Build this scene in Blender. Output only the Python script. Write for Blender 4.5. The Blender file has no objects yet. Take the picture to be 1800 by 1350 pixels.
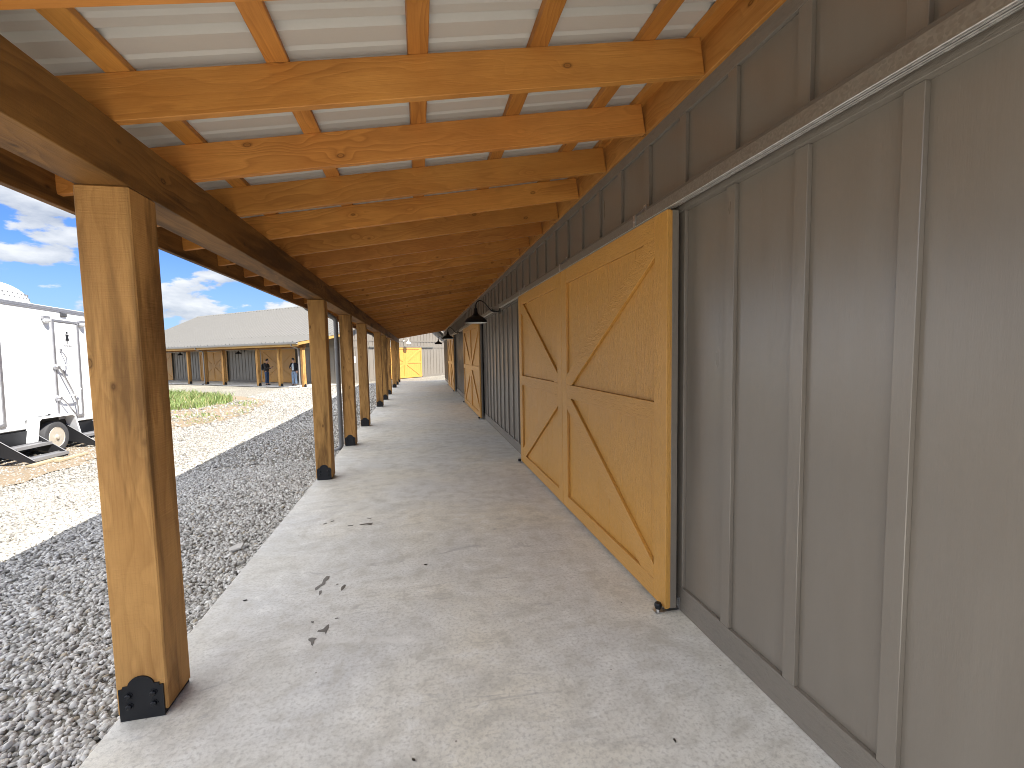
import bpy, bmesh, math, random
import numpy as np
from mathutils import Matrix, Vector
random.seed(7)
rng = np.random.default_rng(11)
R = math.radians
sc = bpy.context.scene
COL = sc.collection

# ------------------------------------------------------------------ camera
F_PX, PITCH, YAW, ROLL, CAM_H = 772.42, -0.0702, 0.2058, -0.0193, 1.5929
cd = bpy.data.cameras.new("camera")
cam = bpy.data.objects.new("camera", cd)
COL.objects.link(cam)
cd.sensor_fit = 'HORIZONTAL'
cd.sensor_width = 36.0
cd.lens = F_PX / 1800.0 * 36.0
cd.clip_start = 0.02
cd.clip_end = 3000
fw = Vector((math.sin(YAW) * math.cos(PITCH), math.cos(YAW) * math.cos(PITCH), math.sin(PITCH)))
rt = Vector((math.cos(YAW), -math.sin(YAW), 0))
up = rt.cross(fw)
r2 = rt * math.cos(ROLL) + up * math.sin(ROLL)
u2 = -rt * math.sin(ROLL) + up * math.cos(ROLL)
cam.matrix_world = Matrix(((r2.x, u2.x, -fw.x, 0), (r2.y, u2.y, -fw.y, 0), (r2.z, u2.z, -fw.z, CAM_H), (0, 0, 0, 1)))
sc.camera = cam
sc.render.resolution_x, sc.render.resolution_y = 1024, 768

# ------------------------------------------------------------------ light
SUN_H = Vector((0.775, -0.632, 0)).normalized()      # horizontal direction towards the sun
SUN_EL = R(52)
sun_dir = SUN_H * math.cos(SUN_EL) + Vector((0, 0, math.sin(SUN_EL)))
ld = bpy.data.lights.new("sun", 'SUN')
ld.energy = 2.0
ld.angle = R(0.5)
ld.color = (1.0, 0.955, 0.88)
sun = bpy.data.objects.new("sun", ld)
COL.objects.link(sun)
sun.rotation_euler = sun_dir.to_track_quat('Z', 'Y').to_euler()
sun.location = (20, -16, 30)
sc.view_settings.view_transform = 'Standard'
sc.view_settings.look = 'None'
sc.view_settings.exposure = 2.76
sc.view_settings.gamma = 1.0
sc.cycles.filter_width = 0.95
sc.view_settings.use_curve_mapping = False

world = bpy.data.worlds.new("World")
sc.world = world
world.use_nodes = True


class NT:
    """small helper round a node tree"""
    def __init__(s, tree):
        s.t = tree
        s.n = tree.nodes
        s.l = tree.links

    def node(s, kind, **kw):
        nd = s.n.new(kind)
        for k, v in kw.items():
            if k.startswith('i_'):
                key = k[2:]
                key = int(key) if key.isdigit() else key.replace('_', ' ')
                s.put(nd.inputs[key], v)
            else:
                setattr(nd, k, v)
        return nd

    def put(s, sock, v):
        if isinstance(v, bpy.types.NodeSocket):
            s.l.new(v, sock)
        elif isinstance(v, bpy.types.Node):
            s.l.new(v.outputs[0], sock)
        else:
            sock.default_value = v

    def math(s, op, a, b=None, c=None, clamp=False):
        nd = s.n.new('ShaderNodeMath')
        nd.operation = op
        nd.use_clamp = clamp
        s.put(nd.inputs[0], a)
        if b is not None:
            s.put(nd.inputs[1], b)
        if c is not None:
            s.put(nd.inputs[2], c)
        return nd.outputs[0]

    def vmath(s, op, a, b=None):
        nd = s.n.new('ShaderNodeVectorMath')
        nd.operation = op
        s.put(nd.inputs[0], a)
        if b is not None:
            s.put(nd.inputs[3 if op == 'SCALE' else 1], b)
        return nd.outputs[0]

    def noise(s, vec, scale, detail=4, rough=0.55, dist=0.0, fac=True):
        nd = s.n.new('ShaderNodeTexNoise')
        s.put(nd.inputs['Vector'], vec)
        s.put(nd.inputs['Scale'], scale)
        nd.inputs['Detail'].default_value = detail
        nd.inputs['Roughness'].default_value = rough
        nd.inputs['Distortion'].default_value = dist
        return nd.outputs[0] if fac else nd.outputs[1]

    def ramp(s, fac, stops, interp='LINEAR'):
        nd = s.n.new('ShaderNodeValToRGB')
        nd.color_ramp.interpolation = interp
        el = nd.color_ramp.elements
        while len(el) < len(stops):
            el.new(0.5)
        for e, (p_, c_) in zip(el, stops):
            e.position = p_
            e.color = (c_, c_, c_, 1) if isinstance(c_, (int, float)) else (*c_, 1)
        s.put(nd.inputs[0], fac)
        return nd.outputs[0]

    def mix(s, fac, a, b, mode='MIX'):
        nd = s.n.new('ShaderNodeMix')
        nd.data_type = 'RGBA'
        nd.blend_type = mode
        s.put(nd.inputs[0], fac)
        s.put(nd.inputs[6], (*a, 1) if isinstance(a, tuple) and len(a) == 3 else a)
        s.put(nd.inputs[7], (*b, 1) if isinstance(b, tuple) and len(b) == 3 else b)
        return nd.outputs[2]

    def sep(s, v):
        nd = s.n.new('ShaderNodeSeparateXYZ')
        s.put(nd.inputs[0], v)
        return nd.outputs

    def comb(s, x, y, z):
        nd = s.n.new('ShaderNodeCombineXYZ')
        for i, v in enumerate((x, y, z)):
            s.put(nd.inputs[i], v)
        return nd.outputs[0]


# ---- sky with cumulus
w = NT(world.node_tree)
w.n.clear()
out = w.node('ShaderNodeOutputWorld')
bg = w.node('ShaderNodeBackground')
SKY_STRENGTH = 0.06
CLOUD_LO, CLOUD_HI, HAZE, SKY_FILL = (1.3, 1.45, 1.7), (2.5, 2.55, 2.6), (1.35, 1.75, 2.25), (9.2, 9.2, 9.2)
SKY_OFFSET = (4.2, 13.5, 6.6)
bg.inputs['Strength'].default_value = SKY_STRENGTH
sky = w.node('ShaderNodeTexSky')
sky.sky_type = 'NISHITA'
sky.sun_disc = False
sky.sun_elevation = SUN_EL
sky.sun_rotation = math.atan2(SUN_H.x, SUN_H.y)
sky.air_density = 1.0
sky.dust_density = 0.6
sky.ozone_density = 2.0
tc = w.node('ShaderNodeTexCoord')
gx, gy, gz = w.sep(tc.outputs['Generated'])
dirv = w.vmath('ADD', w.vmath('MULTIPLY', tc.outputs['Generated'], (3.6, 3.6, 8.5)), SKY_OFFSET)
n_a = w.noise(dirv, 2.1, 9, 0.56, 0.0)
n_b = w.noise(w.vmath('ADD', dirv, (0.0, 0.0, 0.13)), 2.1, 9, 0.56, 0.0)
mask = w.ramp(n_a, [(0.49, 0.0), (0.545, 1.0)], 'EASE')
lit = w.math('MULTIPLY', w.math('SUBTRACT', n_a, n_b), 3.6)
lit = w.math('ADD', lit, 0.5, clamp=True)
cloud = w.mix(lit, CLOUD_LO, CLOUD_HI)
hz = w.ramp(gz, [(0.0, 0.6), (0.2, 0.0)])
deep = w.mix(1.0, sky.outputs[0], (0.18, 0.275, 0.46), 'MULTIPLY')
base = w.mix(hz, deep, HAZE)
cov = w.ramp(gz, [(0.0, 0.0), (0.012, 0.92), (0.5, 0.92)])
col = w.mix(w.math('MULTIPLY', mask, cov), base, cloud)
# added fill light for the porch: unseen bright band high on the left
side = w.ramp(w.math('ADD', w.math('MULTIPLY', gx, -0.5), 0.5), [(0.42, 0.0), (0.62, 1.0)])
sky_fill = w.math('MULTIPLY', w.math('MULTIPLY', w.ramp(gz, [(0.285, 0.0), (0.37, 1.0), (0.74, 1.0), (0.9, 0.15)]), side), w.ramp(n_b, [(0.3, 0.75), (0.6, 1.0)]))
col = w.mix(sky_fill, col, SKY_FILL)
w.put(bg.inputs['Color'], col)
w.l.new(bg.outputs[0], out.inputs[0])


# ------------------------------------------------------------------ materials
def mat(name):
    m = bpy.data.materials.new(name)
    m.use_nodes = True
    t = NT(m.node_tree)
    b = m.node_tree.nodes['Principled BSDF']
    return m, t, b


def bump(t, b, height, strength=0.3, dist=0.01):
    nd = t.node('ShaderNodeBump')
    nd.inputs['Strength'].default_value = strength
    nd.inputs['Distance'].default_value = dist
    t.put(nd.inputs['Height'], height)
    t.l.new(nd.outputs[0], b.inputs['Normal'])


def objco(t, rand=60.0):
    tc_ = t.node('ShaderNodeTexCoord')
    oi = t.node('ShaderNodeObjectInfo')
    v = t.vmath('SCALE', (1.0, 0.73, 0.41), t.math('MULTIPLY', oi.outputs['Random'], rand))
    return t.vmath('ADD', tc_.outputs['Object'], v), tc_.outputs['Object'], oi.outputs['Random']


def make_wood(name, pale, mid, dark, rough=0.62, sawn=0.0, ring=62.0, stain=0.0):
    """stained timber: grain runs along local X, with growth rings, knots and saw marks"""
    m, t, b = mat(name)
    v, raw, rnd = objco(t)
    x, y, z = t.sep(v)
    # knots
    vo = t.node('ShaderNodeTexVoronoi')
    vo.feature = 'F1'
    t.put(vo.inputs['Vector'], t.vmath('MULTIPLY', v, (0.55, 1.0, 1.0)))
    vo.inputs['Scale'].default_value = 7.2
    kd = vo.outputs['Distance']
    near = t.ramp(kd, [(0.0, 1.0), (0.42, 0.0)], 'EASE')
    # grain rings, bent round the knots
    st = t.vmath('MULTIPLY', v, (0.20, 1.0, 1.0))
    n1 = t.noise(st, 3.2, 3, 0.5)
    n2 = t.noise(t.vmath('ADD', st, (9, 3, 5)), 5.5, 2, 0.5)
    ry = t.math('ADD', t.math('ABSOLUTE', t.math('SUBTRACT', t.math('FRACT', t.math('MULTIPLY', y, 0.9)), 0.5)), t.math('MULTIPLY', n1, 0.42))
    rz = t.math('ADD', t.math('MULTIPLY', z, 0.35), t.math('MULTIPLY', n2, 0.16))
    rr = t.math('SQRT', t.math('ADD', t.math('MULTIPLY', ry, ry), t.math('MULTIPLY', rz, rz)))
    rr = t.math('ADD', rr, t.math('MULTIPLY', near, 0.022))
    rg = t.math('FRACT', t.math('MULTIPLY', rr, ring))
    rg = t.ramp(rg, [(0.0, 0.0), (0.62, 0.55), (0.86, 1.0), (1.0, 0.0)])
    fib = t.noise(t.vmath('MULTIPLY', v, (5.0, 260.0, 260.0)), 1.0, 2, 0.6)
    blot = t.noise(t.vmath('MULTIPLY', v, (1.1, 3.5, 3.5)), 1.0, 4, 0.6)
    blot2 = t.noise(t.vmath('MULTIPLY', v, (3.0, 9.0, 9.0)), 1.0, 4, 0.6)
    c0 = t.mix(t.ramp(blot, [(0.3, 0.0), (0.7, 1.0)]), mid, pale)
    c0 = t.mix(t.math('MULTIPLY', t.ramp(blot2, [(0.42, 0.0), (0.75, 1.0)]), 0.4), c0, dark)
    ringmask = t.ramp(t.noise(t.vmath('MULTIPLY', v, (0.8, 2.0, 2.0)), 1.3, 2), [(0.38, 0.12), (0.62, 0.55)])
    c1 = t.mix(t.math('MULTIPLY', rg, ringmask), c0, dark)
    c1 = t.mix(t.math('MULTIPLY', t.ramp(fib, [(0.45, 0.0), (0.75, 1.0)]), 0.3), c1, dark)
    # knot colour
    kr = t.ramp(kd, [(0.0, 0.7), (0.05, 0.4), (0.068, 1.0), (0.095, 0.35), (0.13, 0.0)])
    c2 = t.mix(t.math('MULTIPLY', kr, 0.85), c1, tuple(q * 0.42 for q in dark))
    if stain:
        sn = t.noise(t.vmath('MULTIPLY', t.vmath('ADD', v, (3, 8, 1)), (0.7, 7.0, 7.0)), 1.0, 5, 0.62, 0.4)
        c2 = t.mix(t.math('MULTIPLY', t.ramp(sn, [(0.5, 0.0), (0.64, 1.0)]), stain), c2, tuple(q * 0.34 for q in dark))
    # each stick a little different
    hv = t.node('ShaderNodeHueSaturation')
    t.put(hv.inputs['Value'], t.math('ADD', 0.86, t.math('MULTIPLY', rnd, 0.28)))
    hv.inputs['Saturation'].default_value = 1.0
    t.put(hv.inputs['Hue'], t.math('ADD', 0.497, t.math('MULTIPLY', t.math('FRACT', t.math('MULTIPLY', rnd, 7.3)), 0.006)))
    t.put(hv.inputs['Color'], c2)
    t.l.new(hv.outputs[0], b.inputs['Base Color'])
    b.inputs['Roughness'].default_value = rough
    b.inputs['Specular IOR Level'].default_value = 0.3
    h = t.math('ADD', t.math('MULTIPLY', fib, 0.5), t.math('MULTIPLY', rg, -0.3))
    if sawn:
        saw = t.noise(t.vmath('MULTIPLY', v, (170.0, 7.0, 7.0)), 1.0, 2, 0.5)
        grit = t.noise(v, 150.0, 2, 0.6)
        h = t.math('ADD', t.math('MULTIPLY', h, 0.4), t.math('ADD', t.math('MULTIPLY', saw, sawn), t.math('MULTIPLY', grit, 0.5)))
    bump(t, b, h, 0.42, 0.004)
    return m


def make_plain(name, colr, rough=0.5, metal=0.0, spec=0.5, var=0.06, vscale=6.0, bscale=0.0, bstr=0.15):
    m, t, b = mat(name)
    v, raw, rnd = objco(t)
    n = t.noise(v, vscale, 5, 0.6)
    lo = tuple(c * (1 - var * 2) for c in colr)
    hi = tuple(min(1, c * (1 + var * 2)) for c in colr)
    t.put(b.inputs['Base Color'], t.mix(n, lo, hi))
    t.put(b.inputs['Roughness'], t.math('ADD', rough - 0.06, t.math('MULTIPLY', n, 0.12)))
    b.inputs['Metallic'].default_value = metal
    b.inputs['Specular IOR Level'].default_value = spec
    if bscale:
        bump(t, b, t.noise(v, bscale, 3, 0.6), bstr, 0.004)
    return m


def make_siding(name, colr):
    """satin paint over embossed fibre board; vertical emboss, faint dust"""
    m, t, b = mat(name)
    v, raw, rnd = objco(t, 9.0)
    g = t.noise(t.vmath('MULTIPLY', v, (55.0, 55.0, 3.0)), 1.0, 3, 0.6)
    g2 = t.noise(t.vmath('MULTIPLY', v, (210.0, 210.0, 28.0)), 1.0, 2, 0.6)
    big = t.noise(v, 1.4, 4, 0.6)
    mid_ = t.noise(t.vmath('MULTIPLY', v, (9.0, 9.0, 1.2)), 1.0, 4, 0.6)
    c = t.mix(big, tuple(q * 0.9 for q in colr), tuple(q * 1.1 for q in colr))
    c = t.mix(t.math('MULTIPLY', t.ramp(mid_, [(0.4, 0.0), (0.8, 1.0)]), 0.10), c, (0.31, 0.29, 0.25))
    t.put(b.inputs['Base Color'], c)
    t.put(b.inputs['Roughness'], t.math('ADD', 0.22, t.math('MULTIPLY', mid_, 0.18)))
    b.inputs['Specular IOR Level'].default_value = 0.95
    bump(t, b, t.math('ADD', g, t.math('MULTIPLY', g2, 0.7)), 0.14, 0.003)
    return m


def make_board(name, colr, ax, rough=0.42, amt=0.5):
    """painted boards with a strong embossed wood grain running along axis ax (object space)"""
    m, t, b = mat(name)
    v, raw, rnd = objco(t, 9.0)
    sv = [75.0, 75.0, 75.0]
    sv[ax] = 16.0
    warp = t.noise(t.vmath('MULTIPLY', v, (6, 6, 6)), 1.0, 3, 0.5, fac=False)
    vv = t.vmath('ADD', v, t.vmath('SCALE', warp, 0.035))
    g = t.noise(t.vmath('MULTIPLY', vv, tuple(sv)), 1.0, 4, 0.65, 0.6)
    g2 = t.noise(t.vmath('MULTIPLY', vv, tuple(q * 3.3 for q in sv)), 1.0, 2, 0.6)
    big = t.noise(v, 1.7, 4, 0.6)
    c = t.mix(big, tuple(q * 0.9 for q in colr), tuple(min(1, q * 1.1) for q in colr))
    c = t.mix(t.math('MULTIPLY', t.ramp(g, [(0.5, 0.0), (0.72, 1.0)]), 0.30), c, tuple(q * 0.55 for q in colr))
    t.put(b.inputs['Base Color'], c)
    t.put(b.inputs['Roughness'], t.math('ADD', rough, t.math('MULTIPLY', g, 0.16)))
    b.inputs['Specular IOR Level'].default_value = 0.65
    bump(t, b, t.math('ADD', g, t.math('MULTIPLY', g2, 0.4)), amt, 0.006)
    return m


def make_concrete():
    m, t, b = mat("concrete")
    tc_ = t.node('ShaderNodeTexCoord')
    v = tc_.outputs['Object']
    wv = t.noise(v, 0.9, 3, 0.5, fac=False)
    vw = t.vmath('ADD', v, t.vmath('SCALE', wv, 0.5))
    big = t.noise(vw, 0.55, 5, 0.6)
    med = t.noise(vw, 2.4, 6, 0.65)
    tint = t.noise(t.vmath('ADD', vw, (31, 5, 2)), 0.8, 3, 0.5)
    fine = t.noise(v, 55.0, 5, 0.7)
    vfine = t.noise(v, 260.0, 2, 0.6)
    trow = t.noise(t.vmath('MULTIPLY', vw, (2.2, 14.0, 1.0)), 1.0, 5, 0.65, 0.8)
    c = t.mix(t.ramp(big, [(0.3, 0.0), (0.7, 1.0)]), (0.585, 0.58, 0.55), (0.72, 0.72, 0.695))
    c = t.mix(t.math('MULTIPLY', t.ramp(tint, [(0.4, 0.0), (0.62, 1.0)]), 0.7), c, (0.70, 0.655, 0.545))
    cool = t.noise(t.vmath('ADD', vw, (12, 40, 3)), 1.1, 4, 0.6)
    c = t.mix(t.math('MULTIPLY', t.ramp(cool, [(0.46, 0.0), (0.66, 1.0)]), 0.6), c, (0.57, 0.575, 0.58))
    c = t.mix(t.math('MULTIPLY', t.ramp(med, [(0.46, 0.0), (0.7, 1.0)]), 0.6), c, (0.54, 0.53, 0.50))
    mot = t.noise(t.vmath('ADD', vw, (7, 2, 9)), 7.0, 6, 0.7)
    c = t.mix(t.math('MULTIPLY', t.ramp(mot, [(0.5, 0.0), (0.64, 1.0)]), 0.62), c, (0.46, 0.44, 0.39))
    c = t.mix(t.math('MULTIPLY', t.ramp(mot, [(0.32, 1.0), (0.46, 0.0)]), 0.55), c, (0.80, 0.80, 0.775))
    c = t.mix(t.math('MULTIPLY', t.ramp(trow, [(0.5, 0.0), (0.72, 1.0)]), 0.26), c, (0.81, 0.81, 0.785))
    c = t.mix(t.math('MULTIPLY', t.ramp(trow, [(0.24, 1.0), (0.44, 0.0)]), 0.28), c, (0.47, 0.465, 0.445))
    c = t.mix(t.math('MULTIPLY', t.ramp(fine, [(0.48, 0.0), (0.66, 1.0)]), 0.6), c, (0.37, 0.355, 0.325))
    # small dark aggregate marks and scuffs
    sp = t.node('ShaderNodeTexVoronoi')
    t.put(sp.inputs['Vector'], v)
    sp.inputs['Scale'].default_value = 9.0
    pick = t.math('GREATER_THAN', t.sep(sp.outputs['Color'])[0], 0.8)
    dot = t.math('MULTIPLY', t.math('LESS_THAN', t.math('ADD', sp.outputs['Distance'], t.math('MULTIPLY', fine, 0.05)), 0.07), pick)
    c = t.mix(t.math('MULTIPLY', dot, 0.75), c, (0.16, 0.14, 0.12))
    scv = t.noise(t.vmath('MULTIPLY', t.vmath('ADD', vw, (4, 1, 0)), (1.6, 6.0, 1.0)), 1.1, 6, 0.7, 1.4)
    scuff = t.ramp(scv, [(0.60, 0.0), (0.69, 1.0)])
    c = t.mix(t.math('MULTIPLY', scuff, 0.6), c, (0.34, 0.335, 0.33))
    # pale hairline scratches
    wl = t.node('ShaderNodeTexWave')
    wl.wave_type = 'RINGS'
    t.put(wl.inputs['Vector'], t.vmath('MULTIPLY', v, (0.55, 0.42, 1)))
    wl.inputs['Scale'].default_value = 0.35
    wl.inputs['Distortion'].default_value = 5.0
    wl.inputs['Detail'].default_value = 2.0
    hair = t.math('MULTIPLY', t.ramp(wl.outputs[1], [(0.0, 1.0), (0.0025, 0.0)]), t.ramp(med, [(0.5, 0.0), (0.6, 1.0)]))
    c = t.mix(t.math('MULTIPLY', hair, 0.5), c, (0.72, 0.71, 0.68))
    t.put(b.inputs['Base Color'], c)
    t.put(b.inputs['Roughness'], t.math('ADD', 0.5, t.math('MULTIPLY', med, 0.25)))
    b.inputs['Specular IOR Level'].default_value = 0.32
    hh = t.math('ADD', t.math('MULTIPLY', fine, 0.5), t.math('ADD', t.math('MULTIPLY', trow, 0.8), t.math('MULTIPLY', vfine, 0.2)))
    bump(t, b, hh, 0.35, 0.006)
    return m


def make_stone():
    m, t, b = mat("crushed_stone")
    at = t.node('ShaderNodeAttribute', attribute_name='tone')
    f = at.outputs['Fac']
    tc_ = t.node('ShaderNodeTexCoord')
    n = t.noise(tc_.outputs['Object'], 60.0, 4, 0.6)
    c = t.ramp(f, [(0.0, (0.12, 0.113, 0.10)), (0.3, (0.34, 0.325, 0.295)), (0.6, (0.58, 0.565, 0.535)), (0.85, (0.76, 0.75, 0.72)), (1.0, (0.42, 0.36, 0.27))])
    c = t.mix(t.math('MULTIPLY', n, 0.5), c, t.mix(1.0, c, (0.62, 0.6, 0.58), 'MULTIPLY'))
    t.put(b.inputs['Base Color'], c)
    b.inputs['Roughness'].default_value = 0.72
    b.inputs['Specular IOR Level'].default_value = 0.35
    bump(t, b, n, 0.3, 0.004)
    return m


def make_ground():
    """limestone chips pressed into dusty subsoil"""
    m, t, b = mat("limestone_ground")
    tc_ = t.node('ShaderNodeTexCoord')
    v = tc_.outputs['Object']
    vo = t.node('ShaderNodeTexVoronoi')
    t.put(vo.inputs['Vector'], v)
    vo.inputs['Scale'].default_value = 24.0
    col_ = t.sep(vo.outputs['Color'])
    c = t.ramp(col_[0], [(0.0, (0.13, 0.122, 0.102)), (0.5, (0.235, 0.22, 0.187)), (1.0, (0.335, 0.315, 0.265))])
    c = t.mix(t.ramp(vo.outputs['Distance'], [(0.35, 0.0), (0.7, 0.8)]), c, (0.17, 0.155, 0.13))
    big = t.noise(v, 0.35, 4, 0.6)
    c = t.mix(t.math('MULTIPLY', t.ramp(big, [(0.5, 0.0), (0.75, 1.0)]), 0.4), c, (0.50, 0.45, 0.37))
    t.put(b.inputs['Base Color'], c)
    b.inputs['Roughness'].default_value = 0.85
    b.inputs['Specular IOR Level'].default_value = 0.2
    bump(t, b, t.math('SUBTRACT', 1.0, vo.outputs['Distance']), 0.8, 0.03)
    return m


def make_dirt():
    m, t, b = mat("bare_dirt")
    tc_ = t.node('ShaderNodeTexCoord')
    v = tc_.outputs['Object']
    n = t.noise(v, 2.2, 6, 0.65)
    n2 = t.noise(v, 22.0, 5, 0.65)
    c = t.mix(n, (0.15, 0.112, 0.072), (0.255, 0.20, 0.14))
    c = t.mix(t.math('MULTIPLY', t.ramp(n2, [(0.5, 0.0), (0.7, 1.0)]), 0.5), c, (0.32, 0.28, 0.225))
    t.put(b.inputs['Base Color'], c)
    b.inputs['Roughness'].default_value = 0.9
    b.inputs['Specular IOR Level'].default_value = 0.15
    bump(t, b, t.math('ADD', n, n2), 0.7, 0.03)
    return m


def make_grass():
    m, t, b = mat("grass_blades")
    at = t.node('ShaderNodeAttribute', attribute_name='tone')
    c = t.ramp(at.outputs['Fac'], [(0.0, (0.06, 0.105, 0.02)), (0.55, (0.15, 0.22, 0.055)), (0.85, (0.23, 0.28, 0.09)), (1.0, (0.33, 0.28, 0.14))])
    t.put(b.inputs['Base Color'], c)
    b.inputs['Roughness'].default_value = 0.55
    b.inputs['Transmission Weight'].default_value = 0.0
    b.inputs['Subsurface Weight'].default_value = 0.0
    return m


def make_galv(name, colr=(0.33, 0.325, 0.29), rough=0.36, metal=0.8, sc_=120.0):
    m, t, b = mat(name)
    v, raw, rnd = objco(t, 9.0)
    vo = t.node('ShaderNodeTexVoronoi')
    t.put(vo.inputs['Vector'], v)
    vo.inputs['Scale'].default_value = sc_
    f = t.sep(vo.outputs['Color'])[0]
    n = t.noise(v, 14.0, 6, 0.7)
    c = t.mix(f, tuple(q * 0.86 for q in colr), tuple(min(1, q * 1.14) for q in colr))
    c = t.mix(t.math('MULTIPLY', t.ramp(n, [(0.45, 0.0), (0.75, 1.0)]), 0.22), c, (0.22, 0.19, 0.14))
    t.put(b.inputs['Base Color'], c)
    b.inputs['Metallic'].default_value = metal
    t.put(b.inputs['Roughness'], t.math('ADD', rough, t.math('MULTIPLY', f, 0.15)))
    return m


def make_sheet(name, colr, rough=0.5, grime=0.25, spec=0.4):
    m, t, b = mat(name)
    v, raw, rnd = objco(t, 9.0)
    n = t.noise(t.vmath('MULTIPLY', v, (0.7, 4.0, 1.0)), 1.0, 5, 0.6)
    fine = t.noise(v, 90.0, 3, 0.7)
    c = t.mix(t.math('MULTIPLY', n, grime * 2), colr, tuple(q * 0.72 for q in colr))
    c = t.mix(t.math('MULTIPLY', fine, 0.25), c, tuple(q * 0.75 for q in colr))
    t.put(b.inputs['Base Color'], c)
    b.inputs['Roughness'].default_value = rough
    b.inputs['Specular IOR Level'].default_value = spec
    return m


PALE, MID, DARK = (0.60, 0.275, 0.062), (0.50, 0.205, 0.040), (0.28, 0.10, 0.018)
M = {}
M['rafter'] = make_wood("stained_rafter", PALE, MID, DARK, 0.55)
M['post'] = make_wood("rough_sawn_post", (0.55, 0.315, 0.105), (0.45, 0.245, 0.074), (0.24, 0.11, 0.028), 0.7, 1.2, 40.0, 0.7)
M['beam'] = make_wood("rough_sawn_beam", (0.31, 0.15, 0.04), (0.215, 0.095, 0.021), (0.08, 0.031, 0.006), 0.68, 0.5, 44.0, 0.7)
M['ledger'] = make_wood("stained_ledger", (0.60, 0.29, 0.075), (0.50, 0.22, 0.05), (0.30, 0.115, 0.02), 0.55)
M['pale_trim'] = make_wood("pale_stained_trim", (0.46, 0.29, 0.10), (0.40, 0.24, 0.075), (0.28, 0.15, 0.04), 0.6)
M['plank'] = make_wood("raw_plank", (0.42, 0.35, 0.24), (0.34, 0.275, 0.18), (0.22, 0.165, 0.10), 0.75)
M['siding'] = make_siding("taupe_siding_paint", (0.182, 0.158, 0.129))
M['trim_v'] = make_board("taupe_trim_vertical", (0.182, 0.158, 0.129), 2, 0.36, 0.25)
M['trim_h'] = make_board("taupe_trim_horizontal", (0.178, 0.156, 0.129), 1, 0.42, 0.55)
M['door_v'] = make_board("ochre_door_vertical", (0.56, 0.286, 0.060), 2, 0.26, 0.8)
M['door_h'] = make_board("ochre_door_horizontal", (0.55, 0.279, 0.058), 1, 0.26, 0.8)
M['concrete'] = make_concrete()
M['stone'] = make_stone()
M['ground'] = make_ground()
M['dirt'] = make_dirt()
M['grass'] = make_grass()
M['galv'] = make_galv("galvanized_rail")
M['zinc'] = make_galv("zinc_bracket", (0.55, 0.54, 0.52), 0.3, 0.9, 60.0)
M['gutter'] = make_plain("grey_gutter_metal", (0.17, 0.17, 0.175), 0.45, 0.3)
M['gutter_pale'] = make_plain("pale_gutter_metal", (0.30, 0.29, 0.28), 0.4, 0.2)
M['black'] = make_plain("black_powder_coat", (0.012, 0.013, 0.016), 0.45, 0.2, 0.4)
M['blackgloss'] = make_plain("black_enamel", (0.010, 0.010, 0.012), 0.32, 0.3, 0.5)
M['shade_in'] = make_plain("white_enamel", (0.7, 0.7, 0.68), 0.4)
M['deck'] = make_sheet("roof_underside", (0.58, 0.555, 0.505), 0.48)
M['roof'] = make_sheet("taupe_metal_roof", (0.172, 0.168, 0.16), 0.75, 0.2, 0.05)
M['white'] = make_plain("white_aluminium_skin", (0.70, 0.71, 0.72), 0.28, 0.0, 0.5, 0.02, 1.5)
M['alu'] = make_plain("brushed_trim", (0.42, 0.42, 0.44), 0.34, 0.85)
M['rubber'] = make_plain("tyre_rubber", (0.055, 0.055, 0.058), 0.75, 0.0, 0.3, 0.15, 30.0, 90.0, 0.3)
M['rim'] = make_plain("dusty_steel_rim", (0.55, 0.50, 0.42), 0.45, 0.4)
M['step'] = make_plain("black_steel_step", (0.018, 0.018, 0.02), 0.5, 0.2, 0.4)
M['stepedge'] = make_plain("worn_step_edge", (0.24, 0.24, 0.25), 0.5, 0.4)
M['lamp_white'] = make_plain("pale_lamp_enamel", (0.72, 0.70, 0.68), 0.35)
M['lens'] = make_plain("smoked_lens", (0.05, 0.05, 0.055), 0.2)
M['skin'] = make_plain("skin", (0.42, 0.25, 0.18), 0.55)
M['hair'] = make_plain("dark_hair", (0.018, 0.013, 0.011), 0.6)
M['jacket_grey'] = make_plain("charcoal_jacket_cloth", (0.045, 0.042, 0.042), 0.85, 0, 0.2, 0.2, 12)
M['jacket_black'] = make_plain("black_jacket_cloth", (0.016, 0.016, 0.02), 0.8, 0, 0.2, 0.2, 12)
M['shirt'] = make_plain("pale_blue_shirt_cloth", (0.48, 0.56, 0.64), 0.85, 0, 0.2)
M['jeans'] = make_plain("blue_jeans_cloth", (0.055, 0.085, 0.15), 0.9, 0, 0.15, 0.25, 9)
M['jeans_pale'] = make_plain("pale_jeans_cloth", (0.19, 0.26, 0.37), 0.9, 0, 0.15, 0.25, 9)
M['pack'] = make_plain("black_nylon", (0.014, 0.014, 0.016), 0.6)
M['wet'] = make_plain("wet_concrete", (0.115, 0.105, 0.09), 0.35, 0, 0.5, 0.1, 20)
M['chip'] = make_plain("pale_paver", (0.50, 0.48, 0.45), 0.8, 0, 0.3, 0.1, 20, 60, 0.3)
M['leaf'] = make_plain("dead_leaf", (0.035, 0.028, 0.02), 0.8)


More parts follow.
